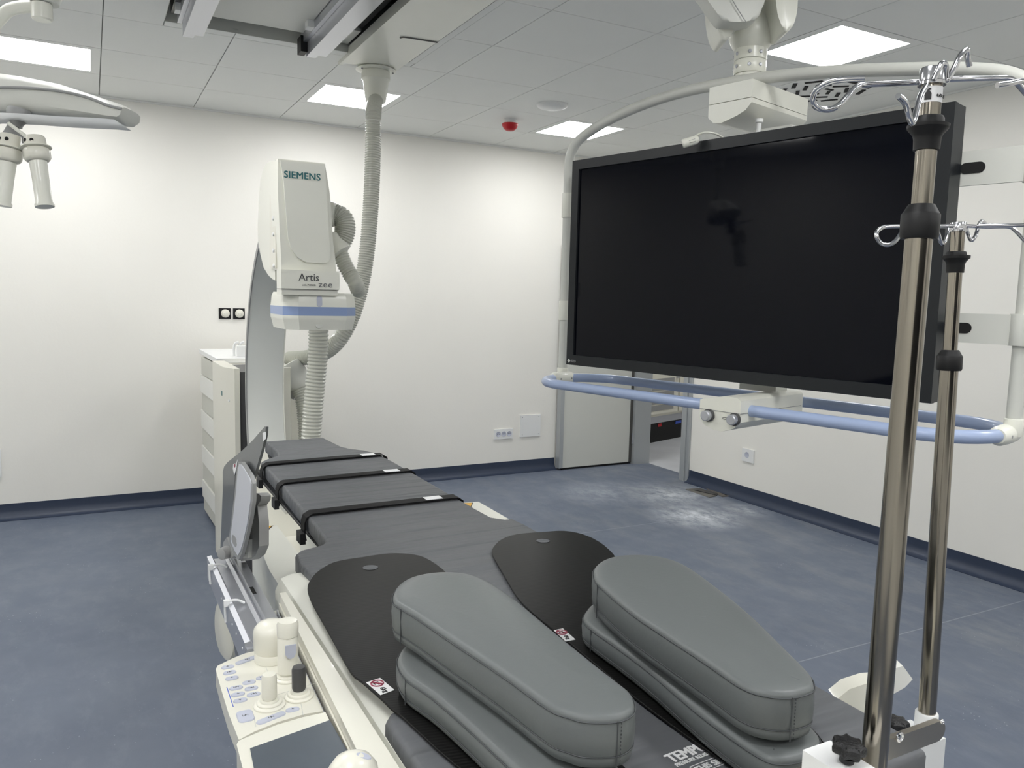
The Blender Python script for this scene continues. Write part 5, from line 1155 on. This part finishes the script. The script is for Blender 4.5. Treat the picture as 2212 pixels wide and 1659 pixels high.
def mark(c_, kind=0):
    bm = B(); bx(bm, -.0022, .0022, -.0004, .0004, 0, .0003); bx(bm, -.0004, .0004, -.0022, .0022, 0, .0003)
    if kind: bx(bm, -.004, -.0032, -.002, .002, 0, .0003); bx(bm, .0032, .004, -.002, .002, 0, .0003)
    return bm
btn = [(0.1878,1.3535,0.945),(0.1876,1.3315,0.945),(0.188,1.3098,0.945),(0.1889,1.2732,0.945),(0.2107,1.2833,0.945),(0.2333,1.2902,0.945),(0.1882,1.2504,0.945),(0.2106,1.2612,0.945),(0.1884,1.2294,0.945),(0.2104,1.2398,0.945),(0.2551,1.1667,0.945)]
for i_, q in enumerate(btn):
    b_ = pad(pill((q[0] - .0045, q[1] + .0, 0), (q[0] + .0045, q[1], 0), .0062)); mk('symbol', mark(q, i_ % 2), 'print_dark', b_, Matrix.Translation((q[0], q[1], ZP + .0023)))
q = [(0.2072,1.3614,0.945),(0.2369,1.3728,0.945),(0.2048,1.151,0.945),(0.2374,1.1617,0.945),(0.1875,1.1781,0.945),(0.1761,1.2826,0.945),(0.1758,1.2151,0.945)]
b_ = pad(pill(q[0], q[1], .006)); mk('symbol', mark(q, 1), 'print_dark', b_, Matrix.Translation(((q[0][0] + q[1][0]) / 2, (q[0][1] + q[1][1]) / 2, ZP + .0023)))
b_ = pad(pill(q[2], q[3], .0065)); mk('symbol', mark(q, 1), 'print_dark', b_, Matrix.Translation(((q[2][0] + q[3][0]) / 2, (q[2][1] + q[3][1]) / 2, ZP + .0023)))
b_ = pad([(q[4][0] + x, q[4][1] + y) for x, y in rrect(-.012, .012, -.017, .017, .007)]); mk('symbol', mark(q, 1), 'print_dark', b_, Matrix.Translation((q[4][0], q[4][1], ZP + .0023)))
bm = B(); tb(bm, [(q[5][0], q[5][1], ZP + .0002), (q[6][0], q[6][1], ZP + .0002)], .0007, 6); mk('blue_line', bm, 'blue_line', cc)
gl = [(0.2481,1.3871,0.9452),(0.2428,1.2257,0.9452),(0.3225,1.2389,0.9452),(0.2447,1.2248,0.9452),(0.1998,1.1911,0.9452),(0.1965,1.1419,0.9452),(0.271,1.1804,0.9452),(0.2661,1.1446,0.9452),(0.3042,1.4027,0.9452),(0.248,1.3995,0.9452)]
for a, b in ((gl[0], gl[1]), (gl[2], gl[3]), (gl[4], gl[5]), (gl[6], gl[7])):
    bm = B(); tb(bm, [(a[0], a[1], ZP), (b[0], b[1], ZP)], .0005, 5); mk('panel_groove', bm, 'grey_paint', cc)
def rings(c_, r, n_=3, h=.012):
    prof = []
    for k in range(n_):
        rr = r * (1 - .2 * k); z = ZP + h * k / n_; prof += [(rr, z + .0003), (rr, z + h / n_ * .6), (rr * .95, z + h / n_ * .9)]
    prof.append((0, ZP + h)); bm = B(); lt(bm, prof, 32, Matrix.Translation((c_[0], c_[1], 0))); return mk('bellows', bm, 'cream2', cc)
def stick(c_, prof, m, tilt=0, name='joystick', n=20):
    bm = B(); lt(bm, prof, n, Matrix.Translation((c_[0], c_[1], ZP))); return mk(name, bm, m, cc, sharp=50)
j = [(0.2608,1.3537,0.945),(0.2714,1.274,0.945),(0.2734,1.2035,0.945),(0.2262,1.1958,0.945)]
stick(j[0], [(.029, .0005), (.029, .014), (.0275, .016), (.030, .021), (.031, .05), (.029, .058), (.022, .066), (.010, .070), (0, .071)], 'cream2', name='dome_knob', n=36)
rings(j[1], .024)
tj = stick(j[1], [(.0165, .012), (.0165, .072), (.0155, .0735), (.0172, .0745), (.0175, .093), (.015, .099), (0, .101)], 'cream2', n=24)
bm = B(); pr(bm, [(-.009, .012), (.009, .012), (.009, -.003), (.005, -.010), (0, -.012), (-.005, -.010), (-.009, -.003)], 0, .0015)
mk('thumb_pad', bm, 'lilac', tj, frame((j[1][0] + .001, j[1][1] - .0168, ZP + .052), (1, 0, 0), (0, 0, 1)))
rings(j[2], .0225); stick(j[2], [(.0095, .012), (.0110, .016), (.0112, .045), (.0095, .050), (0, .051)], 'dark_grey')
rings(j[3], .024); stick(j[3], [(.0105, .012), (.0118, .016), (.0115, .046), (.0098, .051), (0, .052)], 'cream2')

ts = thing('touch_screen_console', 'cream framed touch screen with slate grey display at the lower left', 'touch screen', (.25, .95, .9))
ho = [(0.162,1.0947,0.952),(0.1664,1.1029,0.952),(0.1961,1.1138,0.952),(0.2239,1.1225,0.952),(0.2621,1.1271,0.952),(0.3124,1.1268,0.952),(0.3135,1.0982,0.952),(0.3147,1.0213,0.952),(0.3155,0.9517,0.952),(0.3169,0.8656,0.952),(0.1574,0.9007,0.952),(0.1584,0.968,0.952)]
ho = [(min(p_[0], eX(p_[1]) - .0105), p_[1]) for p_ in ho]
bm = B(); pr(bm, ho, .90, .952); mk('housing', bm, 'cream2', ts, bevel=.005, seg=3)
bm = B(); pr(bm, [(0.1766,1.0744,0.953),(0.2944,1.0996,0.953),(0.2952,1.0224,0.953),(0.2964,0.9312,0.953),(0.2943,0.9055,0.953),(0.1667,0.9371,0.953)], .9521, .9535); mk('display', bm, 'slate', ts, bevel=.0005)
bm = B(); pr(bm, [(0.1819,1.1476,0.899),(0.3051,1.1724,0.899),(0.3244,0.9984,0.899),(0.1847,0.9899,0.899)], .60, .8995); mk('underside', bm, 'cream', ts, bevel=.01)
kk = [(0.2676,0.8926,1.0048)][0]
kn_ = thing('side_handle', 'rounded cream hand control with lilac patch beside the touch screen', 'handle', kk)
bm = B(); lt(bm, [(.026, -.05), (.031, -.03), (.033, -.012), (.030, .004), (.022, .015), (.010, .021), (0, .022)], 32, Matrix.Translation((kk[0], kk[1], kk[2] - .005)), sx=1.0, sy=.9); mk('grip', bm, 'cream2', kn_)
pp = [(0.2672,0.8524,1.0467)][0]; bm = B(); loft(bm, [(.010 * math.cos(R(a)), .006 * math.sin(R(a))) for a in range(0, 360, 30)], [(0, 0), (.001, .001)]); mk('touch_patch', bm, 'lilac', kn_, frame(Vector(kk) + Vector((.012, -.006, .013)), (1, -.3, -.4), (.2, 1, .2)))
